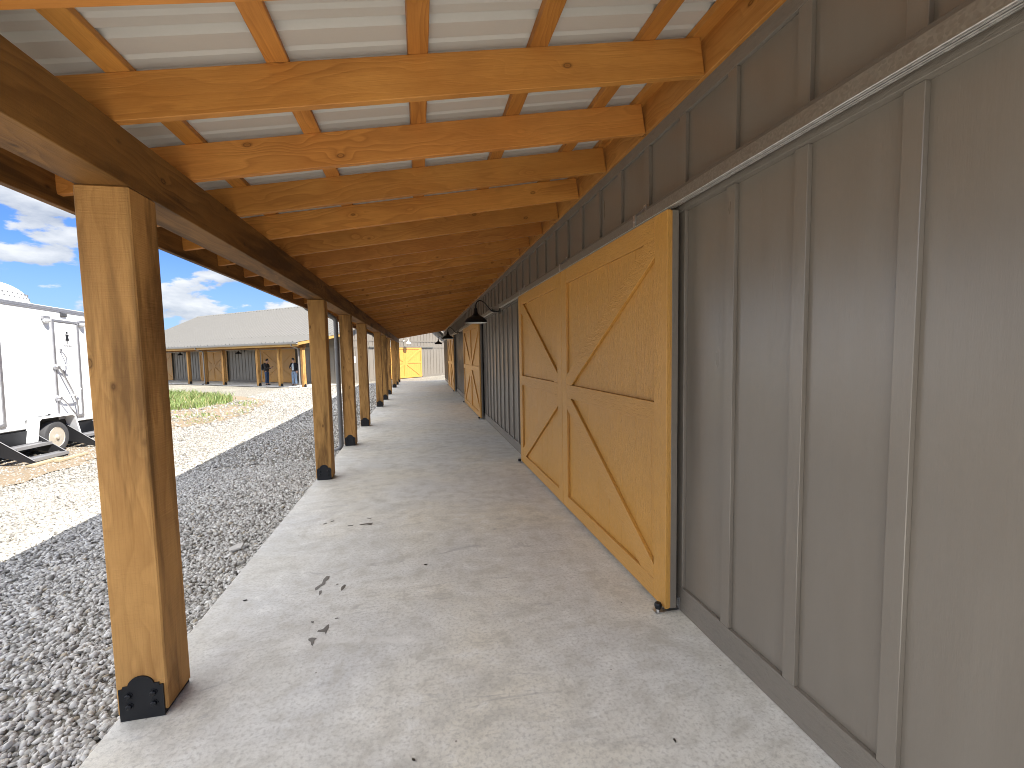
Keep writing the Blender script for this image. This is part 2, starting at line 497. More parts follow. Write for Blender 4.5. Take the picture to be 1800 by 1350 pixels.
# ------------------------------------------------------------------ builders
class MB:
    """collects shapes into one mesh; frame maps local (s, d, z) to the object's own space"""
    def __init__(self, frame=None):
        self.v, self.f, self.mi = [], [], []
        self.fr = frame or Matrix()

    def pts(self, ps):
        k = len(self.v)
        for q in ps:
            self.v.append(self.fr @ Vector(q))
        return k

    def box(self, a, b_, mi=0):
        x0, x1 = sorted((a[0], b_[0]))
        y0, y1 = sorted((a[1], b_[1]))
        z0, z1 = sorted((a[2], b_[2]))
        k = self.pts([(x0, y0, z0), (x1, y0, z0), (x1, y1, z0), (x0, y1, z0), (x0, y0, z1), (x1, y0, z1), (x1, y1, z1), (x0, y1, z1)])
        for q in ((0, 3, 2, 1), (4, 5, 6, 7), (0, 1, 5, 4), (1, 2, 6, 5), (2, 3, 7, 6), (3, 0, 4, 7)):
            self.f.append(tuple(k + i for i in q))
            self.mi.append(mi)

    def prism(self, poly, d0, d1, plane='sz', mi=0):
        """poly of 2-D points swept between d0 and d1"""
        def P(q, d):
            if plane == 'sz':
                return (q[0], d, q[1])
            if plane == 'dz':
                return (d, q[0], q[1])
            return (q[0], q[1], d)
        n = len(poly)
        k = self.pts([P(q, d0) for q in poly] + [P(q, d1) for q in poly])
        self.f.append(tuple(k + i for i in range(n)))
        self.f.append(tuple(k + n + i for i in reversed(range(n))))
        self.mi += [mi, mi]
        for i in range(n):
            j = (i + 1) % n
            self.f.append((k + i, k + n + i, k + n + j, k + j))
            self.mi.append(mi)

    def tube(self, path, r, seg=10, mi=0, cap=True):
        path = [Vector(q) for q in path]
        rs = r if isinstance(r, (list, tuple)) else [r] * len(path)
        rings = []
        prev = None
        for i, q in enumerate(path):
            if i == 0:
                tg = path[1] - q
            elif i == len(path) - 1:
                tg = q - path[i - 1]
            else:
                tg = (path[i + 1] - q).normalized() + (q - path[i - 1]).normalized()
            tg.normalize()
            if prev is None:
                a = Vector((0, 0, 1)) if abs(tg.z) < 0.9 else Vector((1, 0, 0))
                prev = tg.cross(a).normalized()
            nrm = (prev - tg * prev.dot(tg)).normalized()
            bi = tg.cross(nrm)
            prev = nrm
            rings.append(self.pts([q + (nrm * math.cos(2 * math.pi * j / seg) + bi * math.sin(2 * math.pi * j / seg)) * rs[i] for j in range(seg)]))
        for a, b_ in zip(rings, rings[1:]):
            for j in range(seg):
                k2 = (j + 1) % seg
                self.f.append((a + j, a + k2, b_ + k2, b_ + j))
                self.mi.append(mi)
        if cap:
            self.f.append(tuple(rings[0] + j for j in reversed(range(seg))))
            self.f.append(tuple(rings[-1] + j for j in range(seg)))
            self.mi += [mi, mi]

    def lathe(self, prof, c=(0, 0, 0), axis='z', seg=28, mi=0, cap=True):
        c = Vector(c)
        rings = []
        for r_, h in prof:
            ps = []
            for j in range(seg):
                a = 2 * math.pi * j / seg
                u_, v_ = r_ * math.cos(a), r_ * math.sin(a)
                ps.append(c + (Vector((u_, v_, h)) if axis == 'z' else Vector((h, u_, v_)) if axis == 'x' else Vector((v_, h, u_))))
            rings.append(self.pts(ps))
        for a, b_ in zip(rings, rings[1:]):
            for j in range(seg):
                k2 = (j + 1) % seg
                self.f.append((a + j, a + k2, b_ + k2, b_ + j))
                self.mi.append(mi)
        if cap:
            self.f.append(tuple(rings[0] + j for j in reversed(range(seg))))
            self.f.append(tuple(rings[-1] + j for j in range(seg)))
            self.mi += [mi, mi]

    def build(self, name, mats, parent=None, smooth=False, bevel=0.0):
        me = bpy.data.meshes.new(name)
        me.from_pydata([tuple(q) for q in self.v], [], self.f)
        mats = mats if isinstance(mats, (list, tuple)) else [mats]
        for m_ in mats:
            me.materials.append(m_)
        me.polygons.foreach_set('material_index', self.mi)
        if smooth:
            me.polygons.foreach_set('use_smooth', [True] * len(self.f))
        bm = bmesh.new()
        bm.from_mesh(me)
        bmesh.ops.recalc_face_normals(bm, faces=bm.faces)
        if bevel:
            bmesh.ops.bevel(bm, geom=bm.edges[:], offset=bevel, segments=1, affect='EDGES', clamp_overlap=True)
        bm.to_mesh(me)
        bm.free()
        if smooth:
            try:
                me.set_sharp_from_angle(angle=R(40))
            except Exception:
                pass
        o = bpy.data.objects.new(name, me)
        COL.objects.link(o)
        if parent:
            o.parent = parent
        return o


def tag(o, label=None, cat=None, group=None, kind=None):
    if label:
        o['label'] = label
    if cat:
        o['category'] = cat
    if group:
        o['group'] = group
    if kind:
        o['kind'] = kind
    return o


def empty(name, loc=(0, 0, 0), rot=(0, 0, 0)):
    o = bpy.data.objects.new(name, None)
    o.empty_display_size = 0.2
    COL.objects.link(o)
    o.location = loc
    o.rotation_euler = rot
    return o


def timber(name, p0, p1, wid, hei, parent, m_, upv=(0, 0, 1), bevel=0.003):
    """stick from p0 to p1 (centre line of its section) with its own local X along the grain"""
    p0, p1 = Vector(p0), Vector(p1)
    L = (p1 - p0).length
    ex = (p1 - p0).normalized()
    ez = Vector(upv)
    ez = (ez - ex * ez.dot(ex)).normalized()
    ey = ez.cross(ex)
    mb = MB()
    mb.box((0, -wid / 2, -hei / 2), (L, wid / 2, hei / 2))
    o = mb.build(name, m_, parent, bevel=bevel)
    mx = Matrix(((ex.x, ey.x, ez.x, p0.x), (ex.y, ey.y, ez.y, p0.y), (ex.z, ey.z, ez.z, p0.z), (0, 0, 0, 1)))
    o.matrix_basis = mx
    return o


def frame(o, s, d):
    """frame: s along, d outward, z up"""
    o, s, d = Vector(o), Vector(s).normalized(), Vector(d).normalized()
    return Matrix(((s.x, d.x, 0, o.x), (s.y, d.y, 0, o.y), (s.z, d.z, 1, o.z), (0, 0, 0, 1)))


# ---- shared measurements (metres)
NAR, WIDE = 2.1921, 3.8266            # narrow and wide bays
POST_W = 0.1975
PX0 = -1.3569                          # outer face of the posts
PX1 = PX0 + POST_W
POST_H = 2.314
BEAM_T = 2.547
FACE = 1.5094                          # face of battens, base board and top trim
PANEL = FACE + 0.022
LEDGER = 1.4865
SLOPE = 0.172
ROOF_END = 26.95
Y_BACK = -0.45
DOOR_PITCH = 2 * NAR + WIDE
DOOR_C = 4.2424
SLOPE_ANG = math.atan(SLOPE)


# ------------------------------------------------------------------ ground
def g_height(x, y):
    x = np.asarray(x, float)
    y = np.asarray(y, float)
    dx = np.maximum(np.maximum(-1.38 - x, x - 1.6), 0)
    dy = np.maximum(y - 27.6, 0)
    d = np.sqrt(dx * dx + dy * dy)
    k = np.clip(d / 5.0, 0, 1)
    k = k * k * (3 - 2 * k)
    h = -0.075 - 0.16 * k
    return h + 0.012 * np.sin(x * 1.7 + 0.6) * np.cos(y * 1.3) * np.clip(d / 2, 0, 1)


def axis_pts(lo, hi, c0, c1, fine, grow=1.28):
    a = list(np.arange(c0, c1 + 1e-6, fine))
    st = fine
    q = c1
    while q < hi:
        st *= grow
        q += st
        a.append(min(q, hi))
    st = fine
    q = c0
    while q > lo:
        st *= grow
        q -= st
        a.insert(0, max(q, lo))
    return np.unique(np.round(a, 4))


xs = axis_pts(-900, 900, -14, 3, 0.4)
ys = axis_pts(-900, 900, -2, 34, 0.5)
XX, YY = np.meshgrid(xs, ys)
ZZ = g_height(XX, YY)
gv = np.stack([XX.ravel(), YY.ravel(), ZZ.ravel()], 1)
nx = len(xs)
gf = [(j * nx + i, j * nx + i + 1, (j + 1) * nx + i + 1, (j + 1) * nx + i) for j in range(len(ys) - 1) for i in range(nx - 1)]
me = bpy.data.meshes.new("ground")
me.from_pydata(gv.tolist(), [], gf)
me.materials.append(M['ground'])
o = bpy.data.objects.new("ground", me)
COL.objects.link(o)
tag(o, kind='structure')


# ---- walkway slab
mb = MB()
mb.box((PX0 - 0.018, -6, -0.28), (PANEL + 0.06, 27.6, 0.0))
walk = mb.build("walkway", M['concrete'], bevel=0.012)
tag(walk, kind='structure')
mb = MB()
mb.box((PANEL + 0.0605, -7.5, -0.28), (7.5, Y_BACK - 0.01, -0.003))  # added slab out of view behind the camera, bounces sunlight into the porch
bounce_apron = mb.build("pavement", M['concrete'], bevel=0.012)
tag(bounce_apron, kind='structure')


def at_floor(u, v, z=0.0):
    d = fw + r2 * ((u - 900) / F_PX) - u2 * ((v - 675) / F_PX)
    k = (z - CAM_H) / d.z
    return d.x * k, d.y * k


def flat_patch(name, poly, z, th, m_, parent=None):
    mb_ = MB()
    mb_.prism(poly, z, z + th, 'xy')
    return mb_.build(name, m_, parent)


# wet marks where puddles are drying (world-scale outlines, measured on the slab)
for pts in ([(-0.714, 3.308), (-0.691, 3.299), (-0.693, 3.256), (-0.706, 3.23), (-0.703, 3.191), (-0.727, 3.162), (-0.737, 3.128), (-0.752, 3.118), (-0.76, 3.151), (-0.744, 3.178), (-0.725, 3.205), (-0.727, 3.265)],
            [(-0.722, 3.105), (-0.705, 3.106), (-0.701, 3.073), (-0.708, 3.043), (-0.716, 3.063)],
            [(-0.582, 3.121), (-0.566, 3.151), (-0.554, 3.142), (-0.561, 3.101), (-0.572, 3.068), (-0.582, 3.093)],
            [(-0.625, 3.163), (-0.614, 3.177), (-0.609, 3.17), (-0.618, 3.155)],
            [(-0.593, 2.68), (-0.581, 2.692), (-0.576, 2.655), (-0.58, 2.626), (-0.581, 2.593), (-0.59, 2.618), (-0.616, 2.623), (-0.634, 2.629), (-0.632, 2.645), (-0.607, 2.649)],
            [(-0.67, 2.574), (-0.652, 2.581), (-0.622, 2.57), (-0.632, 2.552), (-0.63, 2.529), (-0.631, 2.502), (-0.643, 2.516), (-0.648, 2.542), (-0.663, 2.553)],
            [(-0.612, 4.282), (-0.556, 4.288), (-0.489, 4.292), (-0.498, 4.231), (-0.553, 4.266), (-0.596, 4.256)],
            [(-0.716, 4.282), (-0.67, 4.276), (-0.665, 4.253), (-0.71, 4.265)],
            [(-0.563, 4.44), (-0.517, 4.422), (-0.516, 4.404), (-0.557, 4.421)],
            [(-0.955, 4.382), (-0.927, 4.407), (-0.919, 4.383), (-0.945, 4.363)],
            [(-0.894, 4.431), (-0.867, 4.451), (-0.862, 4.433), (-0.887, 4.412)],
            [(-0.56, 2.747), (-0.541, 2.749), (-0.537, 2.739), (-0.555, 2.739)],
            [(-0.695, 2.747), (-0.677, 2.745), (-0.675, 2.723), (-0.687, 2.73)],):
    flat_patch("wet_stain", pts, 0.0012, 0.0006, M['wet'], walk)


# ------------------------------------------------------------------ gravel (stuff)
def ico():
    p_ = (1 + 5 ** 0.5) / 2
    v_ = np.array([(-1, p_, 0), (1, p_, 0), (-1, -p_, 0), (1, -p_, 0), (0, -1, p_), (0, 1, p_), (0, -1, -p_), (0, 1, -p_), (p_, 0, -1), (p_, 0, 1), (-p_, 0, -1), (-p_, 0, 1)], float)
    v_ /= np.linalg.norm(v_[0])
    f_ = np.array([(0, 11, 5), (0, 5, 1), (0, 1, 7), (0, 7, 10), (0, 10, 11), (1, 5, 9), (5, 11, 4), (11, 10, 2), (10, 7, 6), (7, 1, 8), (3, 9, 4), (3, 4, 2), (3, 2, 6), (3, 6, 8), (3, 8, 9), (4, 9, 5), (2, 4, 11), (6, 2, 10), (8, 6, 7), (9, 8, 1)])
    return v_, f_


def octa():
    v_ = np.array([(1, 0, 0), (0, 1, 0), (-1, 0, 0), (0, -1, 0), (0, 0, 1), (0, 0, -1)], float)
    f_ = np.array([(0, 1, 4), (1, 2, 4), (2, 3, 4), (3, 0, 4), (1, 0, 5), (2, 1, 5), (3, 2, 5), (0, 3, 5)])
    return v_, f_


def stones(P, size, base, jit):
    """P (n,3) centres; returns verts, faces, tone per face"""
    bv, bf = base
    n = len(P)
    V = np.repeat(bv[None], n, 0) * (1 + rng.uniform(-jit, jit, (n, len(bv), 1)))
    V = V * (size[:, None] * np.stack([rng.uniform(0.75, 1.35, n), rng.uniform(0.6, 1.05, n), rng.uniform(0.38, 0.72, n)], 1))[:, None, :]
    q = rng.normal(size=(n, 4)) * np.array([1.0, 0.28, 0.28, 1.0])
    q /= np.linalg.norm(q, axis=1)[:, None]
    a, b_, c, d = q.T
    RM = np.stack([np.stack([a*a+b_*b_-c*c-d*d, 2*(b_*c-a*d), 2*(b_*d+a*c)], 1), np.stack([2*(b_*c+a*d), a*a-b_*b_+c*c-d*d, 2*(c*d-a*b_)], 1), np.stack([2*(b_*d-a*c), 2*(c*d+a*b_), a*a-b_*b_-c*c+d*d], 1)], 1)
    V = np.einsum('nij,nkj->nki', RM, V) + P[:, None, :]
    Fc = bf[None] + (np.arange(n) * len(bv))[:, None, None]
    tone = np.repeat(np.clip(rng.normal(0.56, 0.21, n), 0, 0.95), len(bf))
    warm = np.repeat(rng.random(n) < 0.015, len(bf))
    tone[warm] = 1.0
    return V.reshape(-1, 3), Fc.reshape(-1, 3), tone


def mesh_np(name, V, Fc, m_, tone):
    me_ = bpy.data.meshes.new(name)
    me_.vertices.add(len(V))
    me_.vertices.foreach_set('co', V.astype(np.float32).ravel())
    nf, k = Fc.shape
    me_.loops.add(nf * k)
    me_.loops.foreach_set('vertex_index', Fc.astype(np.int32).ravel())
    me_.polygons.add(nf)
    me_.polygons.foreach_set('loop_start', (np.arange(nf) * k).astype(np.int32))
    me_.materials.append(m_)
    at = me_.attributes.new('tone', 'FLOAT', 'FACE')
    at.data.foreach_set('value', tone.astype(np.float32))
    me_.update(calc_edges=True)
    me_.validate()
    ob = bpy.data.objects.new(name, me_)
    COL.objects.link(ob)
    return ob


def scatter(x0, x1, y0, y1, dens, keep=None):
    n = int((x1 - x0) * (y1 - y0) * dens)
    x = rng.uniform(x0, x1, n)
    y = rng.uniform(y0, y1, n)
    if keep is not None:
        k = keep(x, y)
        x, y = x[k], y[k]
    return x, y


EDGE = PX0 - 0.03
# outline of the weedy dirt patch in the yard and of the dirt under the trailer
PATCH = [(-6.6, 12.6), (-5.75, 14.2), (-5.5, 15.6), (-5.9, 18.2), (-6.1, 20.0), (-7.0, 21.3), (-8.0, 22.6), (-10.0, 25.0), (-13.0, 27.6), (-17.5, 29.5), (-22, 27), (-22, 16), (-13, 13.5), (-9.6, 13.2)]


def inside(px_, py_, poly):
    c = np.zeros(len(px_), bool)
    j = len(poly) - 1
    for i in range(len(poly)):
        xi, yi = poly[i]
        xj, yj = poly[j]
        hit = ((yi > py_) != (yj > py_)) & (px_ < (xj - xi) * (py_ - yi) / (yj - yi + 1e-12) + xi)
        c ^= hit
        j = i
    return c


VV, FF, TT = [], [], []
off = 0


def put_stones(xy, smin, smax, base, jit, lift=0.3):
    global off
    x, y = xy
    n_ = len(x)
    s = rng.uniform(smin, smax, len(x)) * np.where(rng.random(len(x)) < 0.05, 1.35, 1.0)
    z = g_height(x, y) + s * lift
    V, Fc, tn = stones(np.stack([x, y, z], 1), s, base, jit)
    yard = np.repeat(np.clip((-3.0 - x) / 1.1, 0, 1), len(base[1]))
    tn = tn * (1 - 0.56 * yard)  # stones past the eave shadow painted darker to keep full sun from clipping
    VV.append(V)
    FF.append(Fc + off)
    TT.append(tn)
    off += len(V)


def in_view(x, y):
    d = x * rt.x + y * rt.y
    dep = x * fw.x + y * fw.y
    return (dep > 0.4) & (d / np.maximum(dep, 0.01) > -1.42)


keep0 = lambda x, y: in_view(x, y)
clean = lambda x, y: in_view(x, y) & ~inside(x, y, PATCH)
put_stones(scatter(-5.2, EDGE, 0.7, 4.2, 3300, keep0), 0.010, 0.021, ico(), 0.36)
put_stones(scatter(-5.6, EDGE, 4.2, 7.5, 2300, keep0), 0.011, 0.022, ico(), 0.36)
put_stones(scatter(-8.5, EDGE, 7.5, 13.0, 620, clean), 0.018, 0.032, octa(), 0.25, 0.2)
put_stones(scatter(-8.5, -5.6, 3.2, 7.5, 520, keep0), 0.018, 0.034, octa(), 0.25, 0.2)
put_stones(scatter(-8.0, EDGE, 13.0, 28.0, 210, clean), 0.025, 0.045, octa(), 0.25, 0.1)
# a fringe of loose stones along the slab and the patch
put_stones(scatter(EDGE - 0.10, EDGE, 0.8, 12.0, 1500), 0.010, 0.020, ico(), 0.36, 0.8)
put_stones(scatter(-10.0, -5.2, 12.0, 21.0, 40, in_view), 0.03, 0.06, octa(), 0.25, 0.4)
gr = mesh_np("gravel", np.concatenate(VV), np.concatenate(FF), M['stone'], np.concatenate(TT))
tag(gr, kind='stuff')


# ---- dirt sheets: under the trailer and in the weedy patch
def dirt_sheet(poly, lift, seed):
    r_ = random.Random(seed)
    pts = []
    for i, a in enumerate(poly):
        b_ = poly[(i + 1) % len(poly)]
        L = math.hypot(b_[0] - a[0], b_[1] - a[1])
        k = max(2, int(L / 0.35))
        for j in range(k):
            f_ = j / k
            pts.append((a[0] + (b_[0] - a[0]) * f_ + r_.uniform(-0.13, 0.13), a[1] + (b_[1] - a[1]) * f_ + r_.uniform(-0.13, 0.13)))
    bm = bmesh.new()
    vs = [bm.verts.new((x, y, 0)) for x, y in pts]
    fc = bm.faces.new(vs)
    bmesh.ops.triangulate(bm, faces=[fc])
    bmesh.ops.subdivide_edges(bm, edges=bm.edges[:], cuts=3, use_grid_fill=True)
    for v_ in bm.verts:
        v_.co.z = float(g_height(v_.co.x, v_.co.y)) + lift
    me_ = bpy.data.meshes.new("dirt")
    bm.to_mesh(me_)
    bm.free()
    me_.materials.append(M['dirt'])
    ob = bpy.data.objects.new("dirt", me_)
    COL.objects.link(ob)
    tag(ob, kind='structure')


dirt_sheet(PATCH, 0.012, 1)
dirt_sheet([(-5.9, 9.0), (-5.95, 10.3), (-6.05, 11.4), (-6.3, 12.9), (-10.0, 12.9), (-10.2, 6.0), (-6.2, 6.0), (-6.0, 8.0)], 0.016, 2)


# ---- grass (stuff)
def grass(regions):
    V, Fc, T = [], [], []
    k = 0
    for poly, dens, hmin, hmax, dry in regions:
        x0, x1 = min(q[0] for q in poly), max(q[0] for q in poly)
        y0, y1 = min(q[1] for q in poly), max(q[1] for q in poly)
        n = int((x1 - x0) * (y1 - y0) * dens)
        x = rng.uniform(x0, x1, n)
        y = rng.uniform(y0, y1, n)
        clump = np.sin(x * 2.3 + 1.7 * np.sin(y * 1.1)) * np.sin(y * 2.9 + 1.3 * np.sin(x * 1.9))
        kp = inside(x, y, poly) & (rng.random(n) < 0.62 + 0.38 * clump)
        x, y = x[kp], y[kp]
        n = len(x)
        h = rng.uniform(hmin, hmax, n) * (0.75 + 0.45 * clump[kp])
        wd = rng.uniform(0.004, 0.008, n) * (1 + 1.0 * (y > 15))
        a = rng.uniform(0, 2 * np.pi, n)
        ln = rng.uniform(0.15, 0.75, n) * h
        b_ = rng.uniform(0, 2 * np.pi, n)
        z = g_height(x, y)
        cx, cy = np.cos(a) * wd, np.sin(a) * wd
        lx, ly = np.cos(b_) * ln, np.sin(b_) * ln
        P = np.stack([np.stack([x - cx, y - cy, z], 1), np.stack([x + cx, y + cy, z], 1), np.stack([x + cx * 0.7 + lx * 0.35, y + cy * 0.7 + ly * 0.35, z + h * 0.62], 1), np.stack([x - cx * 0.7 + lx * 0.35, y - cy * 0.7 + ly * 0.35, z + h * 0.62], 1), np.stack([x + lx, y + ly, z + h], 1)], 1)
        V.append(P.reshape(-1, 3))
        i0 = k + np.arange(n) * 5
        f1 = np.stack([i0, i0 + 1, i0 + 2], 1)
        f2 = np.stack([i0, i0 + 2, i0 + 3], 1)
        f3 = np.stack([i0 + 3, i0 + 2, i0 + 4], 1)
        Fc.append(np.concatenate([f1, f2, f3]))
        tn = np.clip(rng.normal(0.52, 0.26, n), 0, 0.9)
        tn[rng.random(n) < dry] = 1.0
        T.append(np.concatenate([tn, tn, tn]))
        k += n * 5
    ob = mesh_np("grass", np.concatenate(V), np.concatenate(Fc), M['grass'], np.concatenate(T))
    tag(ob, kind='stuff')


TALL = [(-9.2, 17.2), (-8.0, 18.4), (-7.6, 20.0), (-8.3, 21.8), (-10.2, 24.2), (-13.2, 26.4), (-17, 27.6), (-21, 26), (-21, 17), (-13, 15.8)]
grass([(TALL, 520, 0.12, 0.38, 0.10),
       ([(-8.8, 13.8), (-6.9, 14.2), (-6.3, 15.3), (-6.8, 16.2), (-8.6, 16.0), (-9.6, 15.0)], 130, 0.05, 0.17, 0.15),
       ([(-6.6, 12.8), (-5.9, 14.2), (-5.65, 15.6), (-6.0, 18.0), (-6.35, 18.0), (-6.2, 15.7), (-6.7, 14.0)], 160, 0.03, 0.11, 0.12),
       ([(-7.6, 17.4), (-6.3, 18.2), (-6.4, 19.4), (-7.4, 19.6)], 110, 0.05, 0.20, 0.2),
       (PATCH, 9, 0.03, 0.14, 0.3)])


# ------------------------------------------------------------------ barn parts used by both barns
def siding_wall(name, parent, fr, s0, s1, z0, z1, battens, topz=None, band=None, bw=0.0625, mats=None):
    """panel plus battens and horizontal boards as one part; fr: s along wall, d outward (0 at batten face)"""
    mb_ = MB(fr)
    mb_.box((s0, -0.06, z0), (s1, -0.022, z1), 0)
    base_t, trk0, trk1, top0 = 0.155, 2.386, 2.53, topz
    for s in battens:
        if s0 < s and s + bw < s1:
            mb_.box((s, -0.022, base_t), (s + bw, 0, trk0), 0)
            mb_.box((s, -0.022, trk1), (s + bw, 0, top0), 0)
    ob = mb_.build(name, M['siding'], parent, bevel=0.0018)
    return ob


def door_leaf(parent, fr, wl, z0, z1, outer_low):
    """sliding leaf; s from 0 (outer edge if outer_low) to wl, front of frame at d = 0"""
    mb_ = MB(fr)
    mb_.box((0, -0.074, z0), (wl, -0.0345, z1), 0)
    leaf = mb_.build("door", M['trim_v'], parent, bevel=0.002)

    def S(q):
        return q if outer_low else wl - q
    pm = MB(fr)
    step_ = wl / 9.0
    for i in range(9):                                  # vertical boards with a fine groove between
        pm.box((i * step_ + 0.0009, -0.034, z0 + 0.004), ((i + 1) * step_ - 0.0009, -0.0265, z1 - 0.004))
    pm.build("panel", M['door_v'], leaf, bevel=0.0012)
    so, si = 0.139, 0.142
    tr, br = 0.135, 0.122
    m0, m1 = 1.145, 1.276
    for a, b_ in ((0, so), (wl - si, wl)):
        fm = MB(fr)
        fm.box((S(a), -0.0262, z0), (S(b_), 0, z1))
        fm.build("stile", M['door_v'], leaf, bevel=0.0025)
    for a, b_ in ((z1 - tr, z1), (m0, m1), (z0, z0 + br)):
        rm = MB(fr)
        rm.box((S(so), -0.0262, a), (S(wl - si), -0.0006, b_))
        rm.build("rail", M['door_h'], leaf, bevel=0.0025)
    A, B = so, wl - si
    T = z1 - tr
    for poly in ([(A, T - 0.10), (A, T), (A + 0.135, T), (B, m1 + 0.095), (B, m1), (B - 0.128, m1)],
                 [(A, z0 + br + 0.09), (A, z0 + br), (A + 0.16, z0 + br), (B, m0 - 0.11), (B, m0), (B - 0.11, m0)]):
        bmz = MB(fr)
        bmz.prism([(S(q[0]), q[1]) for q in poly], -0.0262, -0.0012)
        bmz.build("brace", M['door_h'], leaf, bevel=0.0022)
    return leaf


def track(parent, fr, s0, s1, brackets):
    """galvanized box rail, d = 0 at its front face; wall board at d = -0.076"""
    mb_ = MB(fr)
    z0, z1 = 2.407, 2.465
    mb_.box((s0, -0.003, z0), (s1, 0, z1))
    mb_.box((s0, -0.046, z1 - 0.003), (s1, -0.0031, z1 - 0.0005))
    mb_.box((s0, -0.047, z0), (s1, -0.0441, z1))
    mb_.box((s0, -0.018, z0 + 0.0004), (s1, -0.0032, z0 + 0.0032))
    mb_.box((s0, -0.044, z0 + 0.0004), (s1, -0.030, z0 + 0.0032))
    for dd in (-0.0045, -0.0165, -0.0315, -0.0425):
        mb_.tube([(s0, dd, z0 - 0.0006), (s1, dd, z0 - 0.0006)], 0.0042, 8, 1)
    tr_ = mb_.build("track", [M['galv'], M['zinc']], parent)
    for s in brackets:
        b_ = MB(fr)
        b_.box((s - 0.016, 0.0005, z0 + 0.001), (s + 0.016, 0.006, z1 + 0.012))
        b_.box((s - 0.016, -0.076, z1 + 0.008), (s + 0.016, 0.0004, z1 + 0.013))
        b_.prism([(s - 0.016, z1 + 0.012), (s + 0.016, z1 + 0.012), (s + 0.016, z1 + 0.085), (s - 0.016, z1 + 0.085)], -0.076, -0.070)
        b_.prism([(-0.07, z1 + 0.0132), (-0.004, z1 + 0.0132), (-0.07, z1 + 0.07)], s - 0.002, s + 0.002, 'dz')
        b_.lathe([(0.007, -0.0695), (0.007, -0.064)], (s, 0, z1 + 0.068), 'y', 8)
        b_.lathe([(0.006, 0.0062), (0.006, 0.011)], (s, 0, z0 + 0.03), 'y', 8)
        b_.build("track_bracket", M['zinc'], tr_)
    return tr_


def door_guide(parent, fr, s, sgn):
    """black roller on a bent steel bracket at the foot of a leaf"""
    b_ = MB(fr)
    b_.box((s - 0.022, -0.10, 0.006), (s + 0.022, 0.055, 0.011), 1)
    b_.box((s - 0.022, -0.105, 0.006), (s + 0.022, -0.1005, 0.085), 1)
    for zz in (0.03, 0.055, 0.07):
        b_.lathe([(0.005, -0.1), (0.005, -0.097)], (s, 0, zz), 'y', 8, 1)
    b_.lathe([(0.012, 0.0112), (0.012, 0.022)], (s, 0.03, 0), 'z', 6, 1)
    b_.lathe([(0.010, 0.022), (0.019, 0.026), (0.0215, 0.040), (0.0215, 0.052), (0.017, 0.060), (0.006, 0.062)], (s, 0.03, 0), 'z', 18, 0)
    b_.build("door_guide", [M['black'], M['zinc']], parent, smooth=True)


def door_pair(parent, fr, c, wl=1.928):
    """fr: s along the wall, d = 0 at the front of the door frames"""
    z0, z1 = 0.03, 2.39
    f1 = fr @ Matrix.Translation((c - wl, 0, 0))
    f2 = fr @ Matrix.Translation((c + 0.004, 0, 0))
    door_leaf(parent, f1, wl - 0.004, z0, z1, True)
    door_leaf(parent, f2, wl - 0.004, z0, z1, False)
    door_guide(parent, fr, c - wl + 0.03, -1)
    door_guide(parent, fr, c + wl - 0.03, 1)


def post_plate(parent, fr, h=0.165):
    """black base plate with stepped shoulders and round top; s across, d = 0 on the timber face"""
    b_ = MB(fr)
    hw = POST_W / 2 - 0.012
    pl = [(-hw, -0.022), (hw, -0.022), (hw, 0.125), (hw - 0.016, 0.125), (hw - 0.016, 0.136), (hw - 0.036, 0.136)]
    for i in range(0, 13):
        a = R(15 + i * 150 / 12)
        pl.append((0.050 * math.cos(a) / math.cos(R(15)), 0.130 + 0.046 * math.sin(a)))
    pl += [(-hw + 0.036, 0.136), (-hw + 0.016, 0.136), (-hw + 0.016, 0.125), (-hw, 0.125)]
    b_.prism(pl, 0.0005, 0.0065)
    for sx in (-0.048, 0.048):
        for zz in (0.045, 0.093):
            b_.lathe([(0.017, 0.0065), (0.017, 0.0085)], (sx, 0, zz), 'y', 16)
            b_.lathe([(0.0125, 0.0085), (0.0125, 0.0165), (0.009, 0.019)], (sx, 0, zz), 'y', 6)
    return b_


def porch_post(parent, x, y, plate_dir, h):
    """square timber post standing on a low black shoe with plates on two faces"""
    p_ = timber("post", (x, y, 0.022), (x, y, h), POST_W, POST_W, parent, M['post'], upv=(0, 1, 0), bevel=0.006)
    b_ = None
    for sg in (-1, 1):
        fr = frame(Vector((x, y, 0.022)) + Vector(plate_dir) * sg * POST_W / 2, Vector(plate_dir).cross(Vector((0, 0, 1))) * sg, Vector(plate_dir) * sg)
        q = post_plate(parent, fr)
        if b_ is None:
            b_ = q
        else:
            k = len(b_.v)
            b_.v += q.v
            b_.f += [tuple(i + k for i in f_) for f_ in q.f]
            b_.mi += q.mi
    b_.fr = Matrix()
    b_.box((x - POST_W / 2 + 0.014, y - POST_W / 2 + 0.0, 0.0005), (x + POST_W / 2 - 0.014, y + POST_W / 2, 0.0215))
    sh = b_.build("post_base", M['black'], parent)
    sh.parent = p_
    sh.matrix_parent_inverse = p_.matrix_basis.inverted()
    return p_


def sheet_profile(y0, y1, pitch, major=0.042, minor=0.011):
    pr = []
    y = y0
    while y < y1:
        pr += [(y, 0), (y + pitch * 0.27, 0), (y + pitch * 0.285, minor), (y + pitch * 0.31, minor), (y + pitch * 0.37, 0),
               (y + pitch * 0.55, 0), (y + pitch * 0.565, minor), (y + pitch * 0.59, minor), (y + pitch * 0.65, 0),
               (y + pitch * 0.80, 0), (y + pitch * 0.83, major), (y + pitch * 0.88, major), (y + pitch * 0.98, 0)]
        y += pitch
    pr.append((y1, 0))
    return [(a, b_) for a, b_ in pr if a <= y1]


